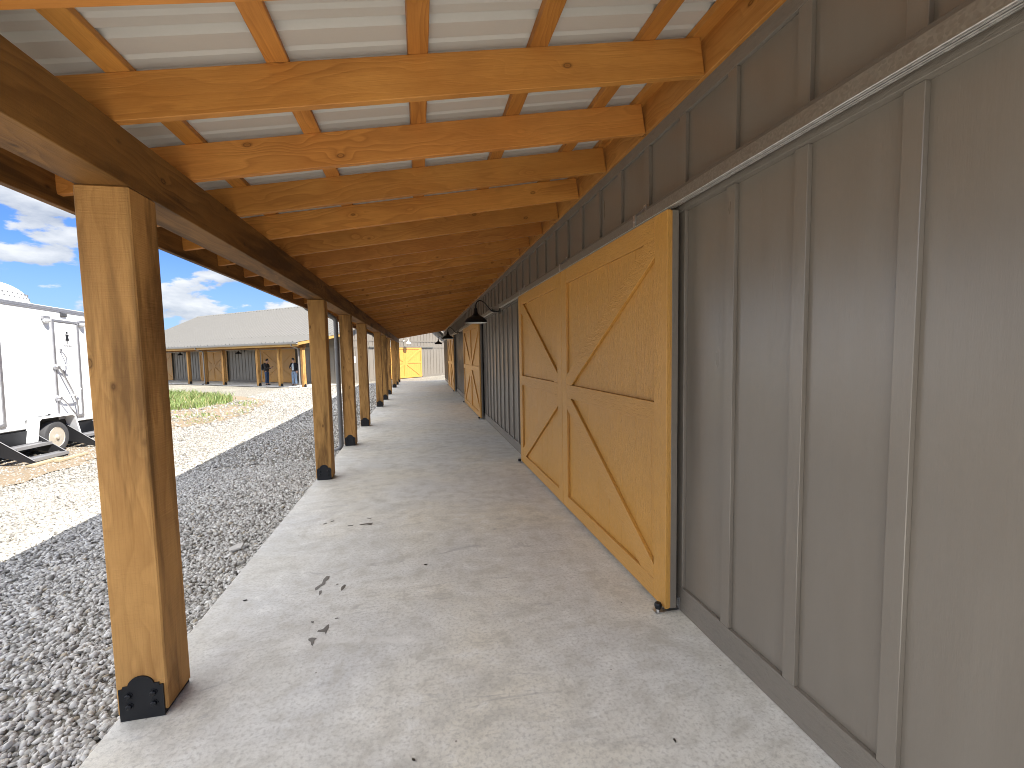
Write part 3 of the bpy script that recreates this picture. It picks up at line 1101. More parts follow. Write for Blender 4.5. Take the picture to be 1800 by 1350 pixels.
def roof_sheet(name, parent, fr, prof, L, m_, th=0.0022):
    """ribbed sheet: ribs run along local x for length L; prof lies across local y"""
    mb_ = MB(fr)
    k = mb_.pts([(0, a, b_) for a, b_ in prof] + [(L, a, b_) for a, b_ in prof] + [(0, a, b_ + th) for a, b_ in prof] + [(L, a, b_ + th) for a, b_ in prof])
    n = len(prof)
    for i in range(n - 1):
        mb_.f.append((k + i, k + i + 1, k + n + i + 1, k + n + i))
        mb_.f.append((k + 2 * n + i, k + 3 * n + i, k + 3 * n + i + 1, k + 2 * n + i + 1))
        mb_.f.append((k + i, k + 2 * n + i, k + 2 * n + i + 1, k + i + 1))
        mb_.f.append((k + n + i, k + n + i + 1, k + 3 * n + i + 1, k + 3 * n + i))
        mb_.mi += [0, 0, 0, 0]
    return mb_.build(name, m_, parent)


def arc(c, r, a0, a1, n, ax1, ax2):
    c, ax1, ax2 = Vector(c), Vector(ax1), Vector(ax2)
    return [c + ax1 * (r * math.cos(R(a0 + (a1 - a0) * i / n))) + ax2 * (r * math.sin(R(a0 + (a1 - a0) * i / n))) for i in range(n + 1)]


# ------------------------------------------------------------------ near barn (right side)
barn = tag(empty("barn", (PANEL, 12, 0)), "long taupe board and batten barn wall filling the right side beside the walkway", "barn")
barn_in = Matrix.Translation((-PANEL, -12, 0))


def child(o_, p_, mt):
    o_.parent = p_
    return o_


fr_w = frame((FACE - PANEL, -12, 0), (0, 1, 0), (-1, 0, 0))
bat = [1.901 + 0.4064 * k - 0.0 for k in range(-13, 64)]
siding_wall("siding", barn, fr_w, Y_BACK, 27.45, 0.0, 3.30, bat, 2.926)
mb = MB(fr_w)
mb.box((Y_BACK, -0.022, 0.002), (27.45, 0.0006, 0.1545))
mb.build("base_board", M['trim_h'], barn, bevel=0.002)
mb = MB(fr_w)
mb.box((Y_BACK, -0.022, 2.3865), (27.45, 0.0194, 2.5295))
mb.build("track_board", M['trim_h'], barn, bevel=0.002)
mb = MB(fr_w)
mb.box((Y_BACK, -0.022, 2.9265), (27.45, 0.0008, 3.04))
mb.build("top_trim", M['trim_h'], barn, bevel=0.002)
for a in (27.38, Y_BACK):
    mb = MB(fr_w)
    mb.prism([(-0.0605, 0.0), (-11.6, 0.0), (-11.6, 3.28), (-5.85, 6.1), (-0.0605, 3.28)], a, a + 0.07, 'dz')
    mb.v = [q for q in mb.v]
    mb.build("end_wall", M['siding'], barn)
mb = MB()
for xa, za, xb, zb in ((PANEL - 0.05, 3.31, PANEL + 5.9, 6.27), (PANEL + 11.9, 3.2, PANEL + 5.9, 6.27)):
    k = mb.pts([(xa - PANEL, Y_BACK - 12.3, za), (xb - PANEL, Y_BACK - 12.3, zb), (xb - PANEL, 27.8 - 12, zb), (xa - PANEL, 27.8 - 12, za)])
    mb.f.append((k, k + 1, k + 2, k + 3))
    mb.mi.append(0)
mb.build("roof", M['roof'], barn)
mb = MB(fr_w)                                          # corner board at the far end
mb.box((27.30, -0.0215, 0.155), (27.4495, 0.0212, 3.0))
mb.build("corner_board", M['trim_v'], barn, bevel=0.002)
# doors, tracks
fr_d = frame((1.4019 - PANEL, -12, 0), (0, 1, 0), (-1, 0, 0))
fr_t = frame((1.414 - PANEL, -12, 0), (0, 1, 0), (-1, 0, 0))
for k in range(3):
    c = DOOR_C + k * DOOR_PITCH
    door_pair(barn, fr_d, c)
    if k == 0:
        br_ = [c - 1.52, c + 0.06, c + 1.90, c + 3.3]
    else:
        br_ = [c - 3.4, c - 1.8, c, c + 1.8, c + 3.3]
    track(barn, fr_t, c - 3.86, min(c + 3.55, 27.2), br_)
mb = MB(fr_w)
mb.box((1.8865 - 0.004, 0.0, 1.25), (1.8865 + 0.004, 0.0006, 1.258))


# ------------------------------------------------------------------ porch on the near barn
porch = tag(empty("porch", ((PX0 + PX1) / 2, 12, 0)), "open timber lean-to porch roof with square posts over the concrete walkway", "porch")
PO = Vector((-(PX0 + PX1) / 2, -12, 0))


def P(x, y, z):
    return Vector((x, y, z)) + PO


post_y = [2.1592]
for s in (WIDE, NAR, NAR) * 3:
    post_y.append(post_y[-1] + s)
for y in post_y:
    q = P((PX0 + PX1) / 2, y + POST_W / 2, 0)
    porch_post(porch, q.x, q.y, (0, 1, 0), POST_H)
# beam in three lengths, butted over posts
bz = (POST_H + 0.002 + BEAM_T) / 2
bh = BEAM_T - POST_H - 0.002
cuts = [Y_BACK, post_y[1] + 0.1, post_y[4] + 0.1, post_y[7] + 0.1, ROOF_END]
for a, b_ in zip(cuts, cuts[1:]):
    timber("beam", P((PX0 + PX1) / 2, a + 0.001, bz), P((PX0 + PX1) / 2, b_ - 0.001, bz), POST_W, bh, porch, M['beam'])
# rafters
raf_n = Vector((-SLOPE, 0, 1)).normalized()


def raf_bot(x):
    return 2.547 + SLOPE * (x - PX1)


X_FAS = -1.775
RD = 0.184
yk = 2.106 - 0.6096 * 4 if Y_BACK < -0.4 else 2.106 - 0.6096 * 3
while yk < ROOF_END:
    a = Vector((X_FAS + 0.002, yk + 0.019, raf_bot(X_FAS + 0.002))) + raf_n * RD / 2
    b_ = Vector((LEDGER - 0.001, yk + 0.019, raf_bot(LEDGER - 0.001))) + raf_n * RD / 2
    timber("rafter", a + PO, b_ + PO, 0.038, RD, porch, M['rafter'], bevel=0.0025)
    yk += 0.6096
raf_last = yk - 0.6096
# ledger
for a, b_ in ((Y_BACK, 4.9), (4.9, 9.8), (9.8, 14.6), (14.6, 19.5), (19.5, 24.4), (24.4, ROOF_END)):
    timber("ledger", P(LEDGER + 0.019, a + 0.001, 3.098), P(LEDGER + 0.019, b_ - 0.001, 3.098), 0.038, 0.192, porch, M['ledger'])
# purlins lie flat on the rafters
for px in (-1.70, -1.14, -0.55, 0.037, 0.60, 1.16, 1.455):
    zc_ = raf_bot(px) + RD / math.cos(SLOPE_ANG) + 0.0195
    for a, b_ in ((Y_BACK, 3.8), (3.8, 8.7), (8.7, 13.6), (13.6, 18.4), (18.4, 23.3), (23.3, ROOF_END)):
        timber("purlin", P(px, a + 0.001, zc_), P(px, b_ - 0.001, zc_), 0.089, 0.038, porch, M['rafter'], upv=raf_n, bevel=0.0025)
# fascia
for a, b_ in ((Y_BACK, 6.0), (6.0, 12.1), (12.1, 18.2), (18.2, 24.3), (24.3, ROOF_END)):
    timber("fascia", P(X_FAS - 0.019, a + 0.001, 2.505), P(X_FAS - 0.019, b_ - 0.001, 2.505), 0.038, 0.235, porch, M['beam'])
# metal deck
x0 = X_FAS - 0.06
z0 = raf_bot(x0) + RD / math.cos(SLOPE_ANG) + 0.0395
L = (PANEL - 0.01 - x0) / math.cos(SLOPE_ANG)
ex = Vector((1, 0, SLOPE)).normalized()
ey = Vector((0, 1, 0))
ez = ex.cross(ey)
o0 = P(x0, 0, z0)
fr = Matrix(((ex.x, ey.x, ez.x, o0.x), (ex.y, ey.y, ez.y, o0.y), (ex.z, ey.z, ez.z, o0.z), (0, 0, 0, 1)))
roof_sheet("roof_sheet", porch, fr, sheet_profile(Y_BACK, ROOF_END, 0.3048), L, M['deck'])
# gutter with downspouts
mb = MB(Matrix.Translation(PO))
gx0 = X_FAS - 0.0385
prof = [(gx0, 2.63), (gx0, 2.515), (gx0 - 0.075, 2.515), (gx0 - 0.11, 2.575), (gx0 - 0.11, 2.63), (gx0 - 0.105, 2.63), (gx0 - 0.105, 2.577), (gx0 - 0.072, 2.519), (gx0 - 0.004, 2.519), (gx0 - 0.004, 2.63)]
k = mb.pts([(a, Y_BACK, b_) for a, b_ in prof] + [(a, ROOF_END, b_) for a, b_ in prof])
n = len(prof)
for i in range(n):
    j = (i + 1) % n
    mb.f.append((k + i, k + j, k + n + j, k + n + i))
    mb.mi.append(0)
mb.f += [tuple(k + i for i in range(n)), tuple(k + n + i for i in reversed(range(n)))]
mb.mi += [0, 0]
mb.build("gutter", M['gutter'], porch)


def downspout(parent, top, wall_pt, foot_dir, zfoot, m_, r=0.038, name="downspout"):
    """round pipe: outlet, two elbows back to the post, long drop, kick-out at the foot"""
    t_, w_ = Vector(top), Vector(wall_pt)
    dr = Vector((w_.x - t_.x, w_.y - t_.y, 0))
    dist = dr.length
    dr.normalize()
    pts = [t_, t_ + Vector((0, 0, -0.05))]
    for i in range(1, 6):
        a = R(i * 15)
        pts.append(t_ + Vector((0, 0, -0.05 - 0.10 * math.sin(a))) + dr * (0.10 * (1 - math.cos(a))))
    e = Vector((w_.x, w_.y, pts[-1].z - max(dist - 0.2, 0.0) * 0.27))
    pts.append(e - dr * 0.10)
    for i in range(1, 6):
        a = R(i * 15)
        pts.append(e + dr * (-0.10 + 0.10 * math.sin(a)) + Vector((0, 0, -0.03 - 0.10 * (1 - math.cos(a)))))
    fd = Vector(foot_dir).normalized()
    pts.append(Vector((w_.x, w_.y, zfoot + 0.16)))
    for i in range(1, 6):
        a = R(i * 14)
        pts.append(Vector((w_.x, w_.y, zfoot + 0.16 - 0.12 * math.sin(a))) + fd * (0.12 * (1 - math.cos(a))))
    pts.append(pts[-1] + fd * 0.10 + Vector((0, 0, -0.03)))
    mb_ = MB()
    mb_.tube(pts, r, 12)
    for zz in (0.72, 1.75):
        mb_.lathe([(r + 0.003, -0.012), (r + 0.003, 0.012)], (w_.x, w_.y, zz), 'z', 12)
    return mb_.build(name, m_, parent, smooth=True)


downspout(porch, P(gx0 - 0.05, post_y[2] - 0.20, 2.54), P(PX0 - 0.045, post_y[2] - 0.035, 0), (-1, -0.25, 0), -0.10, M['gutter'])
downspout(porch, P(gx0 - 0.05, post_y[4] - 0.20, 2.54), P(PX0 + 0.01, post_y[4] + POST_W + 0.045, 0), (-1, 0, 0), -0.12, M['gutter'])


# ------------------------------------------------------------------ gooseneck lamps
def gooseneck(name, loc, rotz, label, group, m_out, m_in):
    """wall plate at the origin, arm reaches out along local -x"""
    root = tag(empty(name, loc, (0, 0, rotz)), label, "wall lamp", group)
    b_ = MB()
    b_.lathe([(0.060, 0.0), (0.060, -0.010), (0.045, -0.018), (0.016, -0.022), (0.016, -0.03)], (0, 0, 0), 'x', 22)
    b_.build("wall_plate", m_out, root, smooth=True)
    a = MB()
    pth = [(-0.02, 0, 0), (-0.10, 0, -0.005), (-0.155, 0, 0.01), (-0.20, 0, 0.05), (-0.245, 0, 0.105), (-0.29, 0, 0.155), (-0.335, 0, 0.186), (-0.375, 0, 0.192), (-0.41, 0, 0.178), (-0.438, 0, 0.148), (-0.45, 0, 0.11), (-0.452, 0, 0.05)]
    # smooth the arm with a Catmull-Rom pass
    pv_ = [Vector(q) for q in pth]
    fine_ = []
    for i in range(len(pv_) - 1):
        p0, p1, p2, p3 = pv_[max(i - 1, 0)], pv_[i], pv_[i + 1], pv_[min(i + 2, len(pv_) - 1)]
        for j in range(3):
            t_ = j / 3
            fine_.append(0.5 * ((2 * p1) + (p2 - p0) * t_ + (2 * p0 - 5 * p1 + 4 * p2 - p3) * t_ * t_ + (3 * p1 - p0 - 3 * p2 + p3) * t_ ** 3))
    fine_.append(pv_[-1])
    a.tube(fine_, 0.0105, 10)
    a.build("arm", m_out, root, smooth=True)
    s = MB()
    outer = [(0.024, 0.055), (0.030, 0.05), (0.034, -0.005), (0.040, -0.035), (0.060, -0.062), (0.085, -0.085), (0.125, -0.105), (0.170, -0.130), (0.202, -0.170), (0.211, -0.205), (0.214, -0.212)]
    s.lathe(outer, (-0.452, 0, 0), 'z', 36, 0, cap=False)
    inner = [(0.212, -0.212), (0.205, -0.196), (0.194, -0.166), (0.162, -0.128), (0.118, -0.106), (0.05, -0.10), (0.002, -0.10)]
    s.lathe(inner, (-0.452, 0, 0), 'z', 36, 1, cap=False)
    s.build("lamp_shade", [m_out, m_in], root, smooth=True)
    return root


LG = "gooseneck lamps on the barns"
for y, lb in ((8.10, "nearest and largest black gooseneck barn lamp, in front of the second pair of doors"),
              (16.30, "second black gooseneck barn lamp along the right wall, before the farthest doors"),
              (24.50, "farthest black gooseneck barn lamp on the right wall, against the sunlit pale wall")):
    gooseneck("gooseneck_lamp", (1.4895, y, 2.372), 0, lb, LG, M['blackgloss'], M['shade_in'])


# ------------------------------------------------------------------ far barn (left, across the yard)
BX, BY, BZ, BTH = -6.992, 28.426, -0.214, R(-39.52)
fb = tag(empty("barn", (BX, BY, BZ), (0, 0, BTH)), "distant barn with pale grey metal roof, open porch and sunlit gable wall", "barn")
FW_Y = 2.866                            # batten face of the front wall
XL = -27.6                              # far end of the barn
GX = 0.12                               # batten face of the gable wall
RIDGE_Y, RIDGE_Z = 8.75, 6.22
EAVE_Y, KINK_Z = -0.50, 3.30


def fbl(x, y, z):
    return Matrix.Translation((BX, BY, BZ)) @ Matrix.Rotation(BTH, 4, 'Z') @ Vector((x, y, z))


# porch slab of the far barn (part of the setting)
mb = MB()
mb.box((XL, -0.03, -0.25), (0.22, FW_Y + 0.08, 0.0))
sl = mb.build("pavement", M['concrete'], None, bevel=0.01)
sl.location = (BX, BY, BZ)
sl.rotation_euler = (0, 0, BTH)
tag(sl, kind='structure')

fr_f = frame((0, FW_Y, 0), (-1, 0, 0), (0, -1, 0))     # front wall: s runs away along the barn
siding_wall("siding", fb, fr_f, -0.085, -XL, 0.0, 3.25, [0.1 + 0.4064 * k for k in range(0, 67)], 2.926)
mb = MB(fr_f)
mb.box((-0.085, -0.022, 0.002), (-XL, 0.0006, 0.1545))
mb.build("base_board", M['trim_v'], fb)
mb = MB(fr_f)
mb.box((-0.085, -0.022, 2.3865), (-XL, 0.0194, 2.5295))
mb.build("track_board", M['trim_v'], fb)
# gable wall
G_END = RIDGE_Y * 2 - FW_Y + 0.0
fr_g = frame((GX, 0, 0), (0, 1, 0), (1, 0, 0))
mb = MB(fr_g)
gpoly = [(FW_Y + 0.02, -0.04), (G_END, -0.04), (G_END, KINK_Z - 0.12), (RIDGE_Y, RIDGE_Z - 0.12), (FW_Y + 0.02, KINK_Z - 0.12)]
mb.prism(gpoly, -0.06, -0.022)


def gz_top(s):
    return KINK_Z - 0.13 + (RIDGE_Z - KINK_Z) * (1 - abs(s - RIDGE_Y) / (RIDGE_Y - FW_Y))


s = 11.461 - 0.4064 * 21
while s < G_END - 0.1:
    if s > FW_Y + 0.12:
        mb.box((s, -0.022, 0.155), (s + 0.0625, 0, 2.386))
        mb.box((s, -0.022, 2.53), (s + 0.0625, 0, 2.86))
        mb.box((s, -0.022, 2.96), (s + 0.0625, 0, max(2.97, gz_top(s + 0.03) - 0.02)))
    s += 0.4064
mb.build("siding", M['siding'], fb)
for nm, a, b_, pr in (("base_board", -0.03, 0.1545, 0.0006), ("track_board", 2.3865, 2.5295, 0.018), ("belly_band", 2.8605, 2.9595, 0.012)):
    mb = MB(fr_g)
    mb.box((FW_Y + 0.02, -0.022, a), (G_END, pr, b_))
    mb.build(nm, M['trim_h'], fb)
mb = MB(fr_g)
mb.box((FW_Y - 0.02, -0.0215, -0.03), (FW_Y + 0.09, 0.0215, 3.1))
mb.build("corner_board", M['trim_v'], fb)
# doors
fr_fd = frame((0, FW_Y - 0.107, 0), (-1, 0, 0), (0, -1, 0))
fr_ft = frame((0, FW_Y - 0.095, 0), (-1, 0, 0), (0, -1, 0))
for k in range(3):
    c = 6.19 + DOOR_PITCH * k
    door_pair(fb, fr_fd, c)
    track(fb, fr_ft, c - 3.7, c + 3.7, [c - 1.8, c + 1.8])
fr_gd = frame((GX + 0.107, 0, 0), (0, 1, 0), (1, 0, 0))
fr_gt = frame((GX + 0.095, 0, 0), (0, 1, 0), (1, 0, 0))
door_pair(fb, fr_gd, 9.03, 1.96)
track(fb, fr_gt, 5.35, 12.6, [7.2, 9.0, 10.8])
# porch posts, beam, fascia
Xp = [0, -NAR, -2 * NAR]
while Xp[-1] > -24:
    Xp += [Xp[-1] - WIDE, Xp[-1] - WIDE - NAR, Xp[-1] - WIDE - 2 * NAR]
Xp = [q for q in Xp if q > XL]
for x in Xp:
    porch_post(fb, x + POST_W / 2, POST_W / 2, (1, 0, 0), 2.36)
xs_ = [0.30, -8.1, -16.3, XL]
for a, b_ in zip(xs_, xs_[1:]):
    timber("beam", (a - 0.001, POST_W / 2, 2.478), (b_ + 0.001, POST_W / 2, 2.478), POST_W, 0.232, fb, M['beam'])
xs_ = [0.50, -6.0, -12.1, -18.2, XL - 0.3]
PSL = (KINK_Z - 2.70) / (FW_Y - EAVE_Y)                # porch roof slope
for a, b_ in zip(xs_, xs_[1:]):
    timber("fascia", (a - 0.001, EAVE_Y + 0.02, 2.545), (b_ + 0.001, EAVE_Y + 0.02, 2.545), 0.038, 0.20, fb, M['pale_trim'])
x = 0.10
while x > XL:
    timber("rafter", (x, EAVE_Y + 0.042, 2.70 - 0.125), (x, FW_Y - 0.03, KINK_Z - 0.125), 0.038, 0.18, fb, M['rafter'])
    x -= 1.2192
mb = MB()
for (ya, za), (yb, zb) in (((EAVE_Y + 0.04, 2.655), (FW_Y + 0.1, KINK_Z - 0.02)),):
    pass
# roof sheets: porch part and main part, ribs run up the slope


def slope_sheet(name, y0_, z0_, y1_, z1_, x0_, x1_):
    L_ = math.hypot(y1_ - y0_, z1_ - z0_)
    ex_ = Vector((0, y1_ - y0_, z1_ - z0_)).normalized()
    ey_ = Vector((-1, 0, 0)) if y1_ > y0_ else Vector((1, 0, 0))
    ez_ = ex_.cross(ey_)
    xo = max(x0_, x1_) if y1_ > y0_ else min(x0_, x1_)
    fr_ = Matrix(((ex_.x, ey_.x, ez_.x, xo), (ex_.y, ey_.y, ez_.y, y0_), (ex_.z, ey_.z, ez_.z, z0_), (0, 0, 0, 1)))
    return roof_sheet(name, fb, fr_, sheet_profile(0, abs(x1_ - x0_), 0.42, 0.06, 0.012), L_, M['roof'], 0.004)


slope_sheet("roof", EAVE_Y - 0.06, 2.695, FW_Y + 0.25, KINK_Z + 0.045, 0.52, XL - 0.3)
slope_sheet("roof", FW_Y - 0.1, KINK_Z + 0.075 - 0.1 * 0.54, RIDGE_Y, RIDGE_Z + 0.06, 0.52, XL - 0.3)
slope_sheet("roof", G_END + 0.5, KINK_Z + 0.06 - 0.5 * 0.54, RIDGE_Y, RIDGE_Z + 0.06, 0.52, XL - 0.3)
mb = MB()
mb.prism([(RIDGE_Y - 0.2, RIDGE_Z - 0.005), (RIDGE_Y, RIDGE_Z + 0.115), (RIDGE_Y + 0.2, RIDGE_Z - 0.005), (RIDGE_Y, RIDGE_Z + 0.095)], 0.525, XL - 0.305, 'dz')
mb.build("ridge_cap", M['roof'], fb)
# rake boards: stained on the porch, taupe on the gable
timber("rake_board", (0.485, EAVE_Y + 0.045, 2.60), (0.485, FW_Y + 0.1, KINK_Z - 0.08), 0.035, 0.16, fb, M['pale_trim'])
timber("rake_board", (0.485, FW_Y + 0.1, KINK_Z - 0.06), (0.485, RIDGE_Y, RIDGE_Z - 0.06), 0.035, 0.16, fb, M['trim_v'])
timber("rake_board", (0.485, RIDGE_Y, RIDGE_Z - 0.0602), (0.485, G_END + 0.3, KINK_Z - 0.25), 0.035, 0.16, fb, M['trim_v'])
# gable soffit
mb = MB()
mb.prism([(FW_Y + 0.1, KINK_Z - 0.05), (RIDGE_Y, RIDGE_Z - 0.05), (RIDGE_Y, RIDGE_Z - 0.025), (FW_Y + 0.1, KINK_Z - 0.025)], 0.06, 0.466, 'dz')
mb.build("soffit", M['siding'], fb)
# back and far end, so the barn stands as a volume
mb = MB()
mb.box((XL, FW_Y + 0.061, -0.04), (XL + 0.06, G_END - 0.06, 3.15))
mb.box((XL, G_END - 0.06, -0.04), (GX - 0.061, G_END - 0.001, 3.1))
mb.prism([(FW_Y + 0.061, 3.151), (G_END - 0.001, 3.151), (RIDGE_Y, RIDGE_Z - 0.16)], XL + 0.001, XL + 0.06, 'dz')
mb.build("back_wall", M['siding'], fb)
# gutter and downspouts
mb = MB()
mb.prism([(EAVE_Y, 2.70), (EAVE_Y, 2.575), (EAVE_Y - 0.075, 2.575), (EAVE_Y - 0.11, 2.63), (EAVE_Y - 0.11, 2.70), (EAVE_Y - 0.10, 2.70), (EAVE_Y - 0.10, 2.64), (EAVE_Y - 0.01, 2.60), (EAVE_Y - 0.01, 2.70)], 0.50, XL - 0.3, 'dz')
mb.build("gutter", M['gutter_pale'], fb)
for x in (0.05, -10.15, -18.4):
    downspout(fb, (x - 0.10, EAVE_Y - 0.05, 2.60), (x - 0.14, -0.05, 0), (-0.3, -1, 0), -0.01, M['gutter_pale'])
# electrical box and its conduit on the gable
mb = MB(fr_g)
mb.box((3.72, 0.001, 1.38), (4.0, 0.11, 1.78))
mb.box((3.70, 0.1105, 1.37), (4.02, 0.118, 1.79))
mb.lathe([(0.07, 0.118), (0.07, 0.15), (0.05, 0.165)], (3.86, 0, 1.62), 'y', 16)
mb.tube([(3.80, 0.05, 1.38), (3.80, 0.05, 0.6), (3.80, 0.05, -0.03)], 0.028, 10)
mb.tube([(3.92, 0.05, 1.78), (3.92, 0.05, 2.35)], 0.02, 10)
mb.build("electric_meter", M['lamp_white'], fb)
mb = MB(fr_g)
mb.tube([(2.98, 0.05, 0.36), (2.98, 0.10, 0.40), (2.98, 0.16, 0.36), (2.98, 0.17, 0.24)], 0.03, 10)
mb.lathe([(0.05, 0.0), (0.05, 0.02)], (2.98, 0, 0.36), 'y', 14)
mb.build("wall_vent", M['lamp_white'], fb)

for x, lb in ((-10.25, "black gooseneck lamp under the distant barn's porch, above its middle grey wall bay"),
              (-18.45, "black gooseneck lamp farthest left under the distant barn's porch")):
    q = fbl(x, FW_Y - 0.0215, 2.36)
    gooseneck("gooseneck_lamp", q, BTH + R(90), lb, LG, M['blackgloss'], M['shade_in'])
q = fbl(GX + 0.02, 9.0, 2.91)
gooseneck("gooseneck_lamp", q, BTH + R(180), "pale sunlit gooseneck lamp on the gable wall above the bright yellow doors", LG, M['lamp_white'], M['shade_in'])


# ------------------------------------------------------------------ restroom trailer
TRX, TRY, TRZ = -7.20, 10.45, -0.245
tr = tag(empty("trailer", (TRX, TRY, TRZ), (R(-1.5), 0, 0)), "white restroom trailer with black fold-down steps parked on bare dirt", "trailer")
BX0 = -0.12
YA, YB = -3.3, 2.35
mb = MB()
mb.box((BX0 - 2.4, YA, 0.56), (BX0, YB, 2.905))
body = mb.build("body", M['white'], tr, bevel=0.015)
mb = MB()
mb.box((BX0 - 2.41, YA - 0.01, 2.9055), (BX0 + 0.012, YB + 0.01, 2.93))
mb.box((BX0 + 0.0005, YA - 0.01, 2.88), (BX0 + 0.012, YB + 0.01, 2.9052))
mb.box((BX0 - 2.40, YA, 2.9305), (BX0 + 0.006, YB, 2.965))
mb.build("roof_rail", M['alu'], tr, bevel=0.004)
mb = MB()
mb.box((BX0 - 2.39, YA + 0.01, 2.9652), (BX0 - 0.01, YB - 0.01, 2.975))
mb.build("roof", M['white'], tr)
mb = MB()
mb.box((BX0 - 2.36, YA + 0.05, 0.46), (BX0 - 0.04, YB - 0.05, 0.5595))
mb.box((BX0 - 2.0, YB - 0.05, 0.44), (BX0 - 0.5, YB + 0.9, 0.54))
mb.build("chassis", M['step'], tr)


def trailer_door(y0_, y1_):
    mb_ = MB()
    mb_.box((BX0 + 0.0006, y0_ + 0.05, 0.72), (BX0 + 0.014, y1_ - 0.05, 2.66))
    d_ = mb_.build("door", M['white'], tr, bevel=0.004)
    f_ = MB()
    f_.box((BX0 + 0.0004, y0_, 0.66), (BX0 + 0.026, y0_ + 0.048, 2.72))
    f_.box((BX0 + 0.0004, y1_ - 0.048, 0.66), (BX0 + 0.026, y1_, 2.72))
    f_.box((BX0 + 0.0005, y0_ + 0.0482, 2.675), (BX0 + 0.0255, y1_ - 0.0482, 2.719))
    f_.box((BX0 + 0.0005, y0_ + 0.0482, 0.661), (BX0 + 0.0255, y1_ - 0.0482, 0.705))
    f_.build("frame", M['alu'], d_, bevel=0.002)
    return d_


door1 = trailer_door(-1.78, -0.94)
door2 = trailer_door(0.22, 0.93)
# sign on the door: standing woman and lettering
FX = BX0 + 0.0146
fr_s = frame((FX, 0.60, 2.23), (0, 1, 0), (1, 0, 0))
mb = MB(fr_s)
mb.lathe([(0.024, 0.0), (0.024, 0.002)], (0, 0, 0.235), 'y', 18)
mb.prism([(-0.035, 0.20), (0.035, 0.20), (0.03, 0.14), (0.052, 0.07), (0.02, 0.068), (-0.02, 0.068), (-0.052, 0.07), (-0.03, 0.14)], 0, 0.002)
mb.prism([(-0.052, 0.195), (-0.039, 0.20), (-0.052, 0.12), (-0.064, 0.118)], 0, 0.002)
mb.prism([(0.052, 0.195), (0.064, 0.118), (0.052, 0.12), (0.039, 0.20)], 0, 0.002)
mb.box((-0.022, 0, 0.0), (-0.005, 0.002, 0.0675))
mb.box((0.005, 0, 0.0), (0.022, 0.002, 0.0675))
mb.build("pictogram", M['black'], door2)
tcu = bpy.data.curves.new("lettering", 'FONT')
tcu.body = "WOMEN"
tcu.size = 0.055
tcu.extrude = 0.0008
tcu.align_x = 'CENTER'
tcu.materials.append(M['black'])
tmp_ = bpy.data.objects.new("lettering_curve", tcu)
COL.objects.link(tmp_)
tme = bpy.data.meshes.new_from_object(tmp_.evaluated_get(bpy.context.evaluated_depsgraph_get()))
bpy.data.objects.remove(tmp_)
to = bpy.data.objects.new("lettering", tme)
COL.objects.link(to)
to.parent = door2
to.matrix_local = Matrix(((0, 0, 1, FX + 0.001), (1, 0, 0, 0.60), (0, 1, 0, 2.165), (0, 0, 0, 1)))
# latch and grab handle
mb = MB()
mb.box((FX, 0.37, 2.06), (FX + 0.02, 0.41, 2.12))
mb.tube([(FX + 0.02, 0.39, 2.07), (FX + 0.05, 0.42, 2.0), (FX + 0.055, 0.46, 1.93), (FX + 0.055, 0.465, 1.80), (FX + 0.05, 0.45, 1.70), (FX + 0.02, 0.42, 1.64)], 0.010, 8)
mb.box((FX, 0.39, 1.58), (FX + 0.03, 0.45, 1.68))
mb.build("handle", M['alu'], door2, smooth=False)
# folded handrails
mb = MB()
for z_ in (1.74, 1.10):
    mb.lathe([(0.06, 0.02), (0.06, 0.05), (0.035, 0.085)], (BX0, 0.235, z_), 'x', 14)
mb.tube([(BX0 + 0.07, 0.25, 1.74), (BX0 + 0.08, 0.30, 1.66), (BX0 + 0.08, 0.55, 1.22), (BX0 + 0.08, 0.64, 1.02), (BX0 + 0.08, 0.665, 0.88), (BX0 + 0.08, 0.665, 0.66)], 0.017, 10)
mb.tube([(BX0 + 0.07, 0.25, 1.10), (BX0 + 0.10, 0.30, 1.03), (BX0 + 0.10, 0.62, 0.68)], 0.015, 10)
mb.build("handrail", M['alu'], tr, smooth=True)
mb = MB()
mb.tube([(BX0 + 0.07, 0.25, 1.76), (BX0 + 0.13, 0.28, 1.775), (BX0 + 0.14, 0.44, 1.78)], 0.016, 10)
mb.tube([(BX0 + 0.07, 0.25, 1.13), (BX0 + 0.13, 0.28, 1.14), (BX0 + 0.14, 0.55, 1.14), (BX0 + 0.14, 0.64, 1.18), (BX0 + 0.14, 0.69, 1.28)], 0.016, 10)
mb.build("handrail", M['white'], tr, smooth=True)
# lights
mb = MB()
mb.box((BX0 + 0.0005, 0.46, 2.80), (BX0 + 0.03, 0.62, 2.875))
mb.build("marker_light", M['lens'], tr, bevel=0.006)
for y_ in (0.06, 1.0):
    mb = MB()
    mb.box((BX0 + 0.0005, y_ - 0.08, 2.70), (BX0 + 0.05, y_ + 0.08, 2.76), 0)
    mb.lathe([(0.07, 0.0), (0.066, -0.04), (0.04, -0.07), (0.01, -0.08)], (BX0 + 0.045, y_, 2.70), 'z', 14, 1)
    mb.build("porch_light", [M['alu'], M['white']], tr, smooth=True)
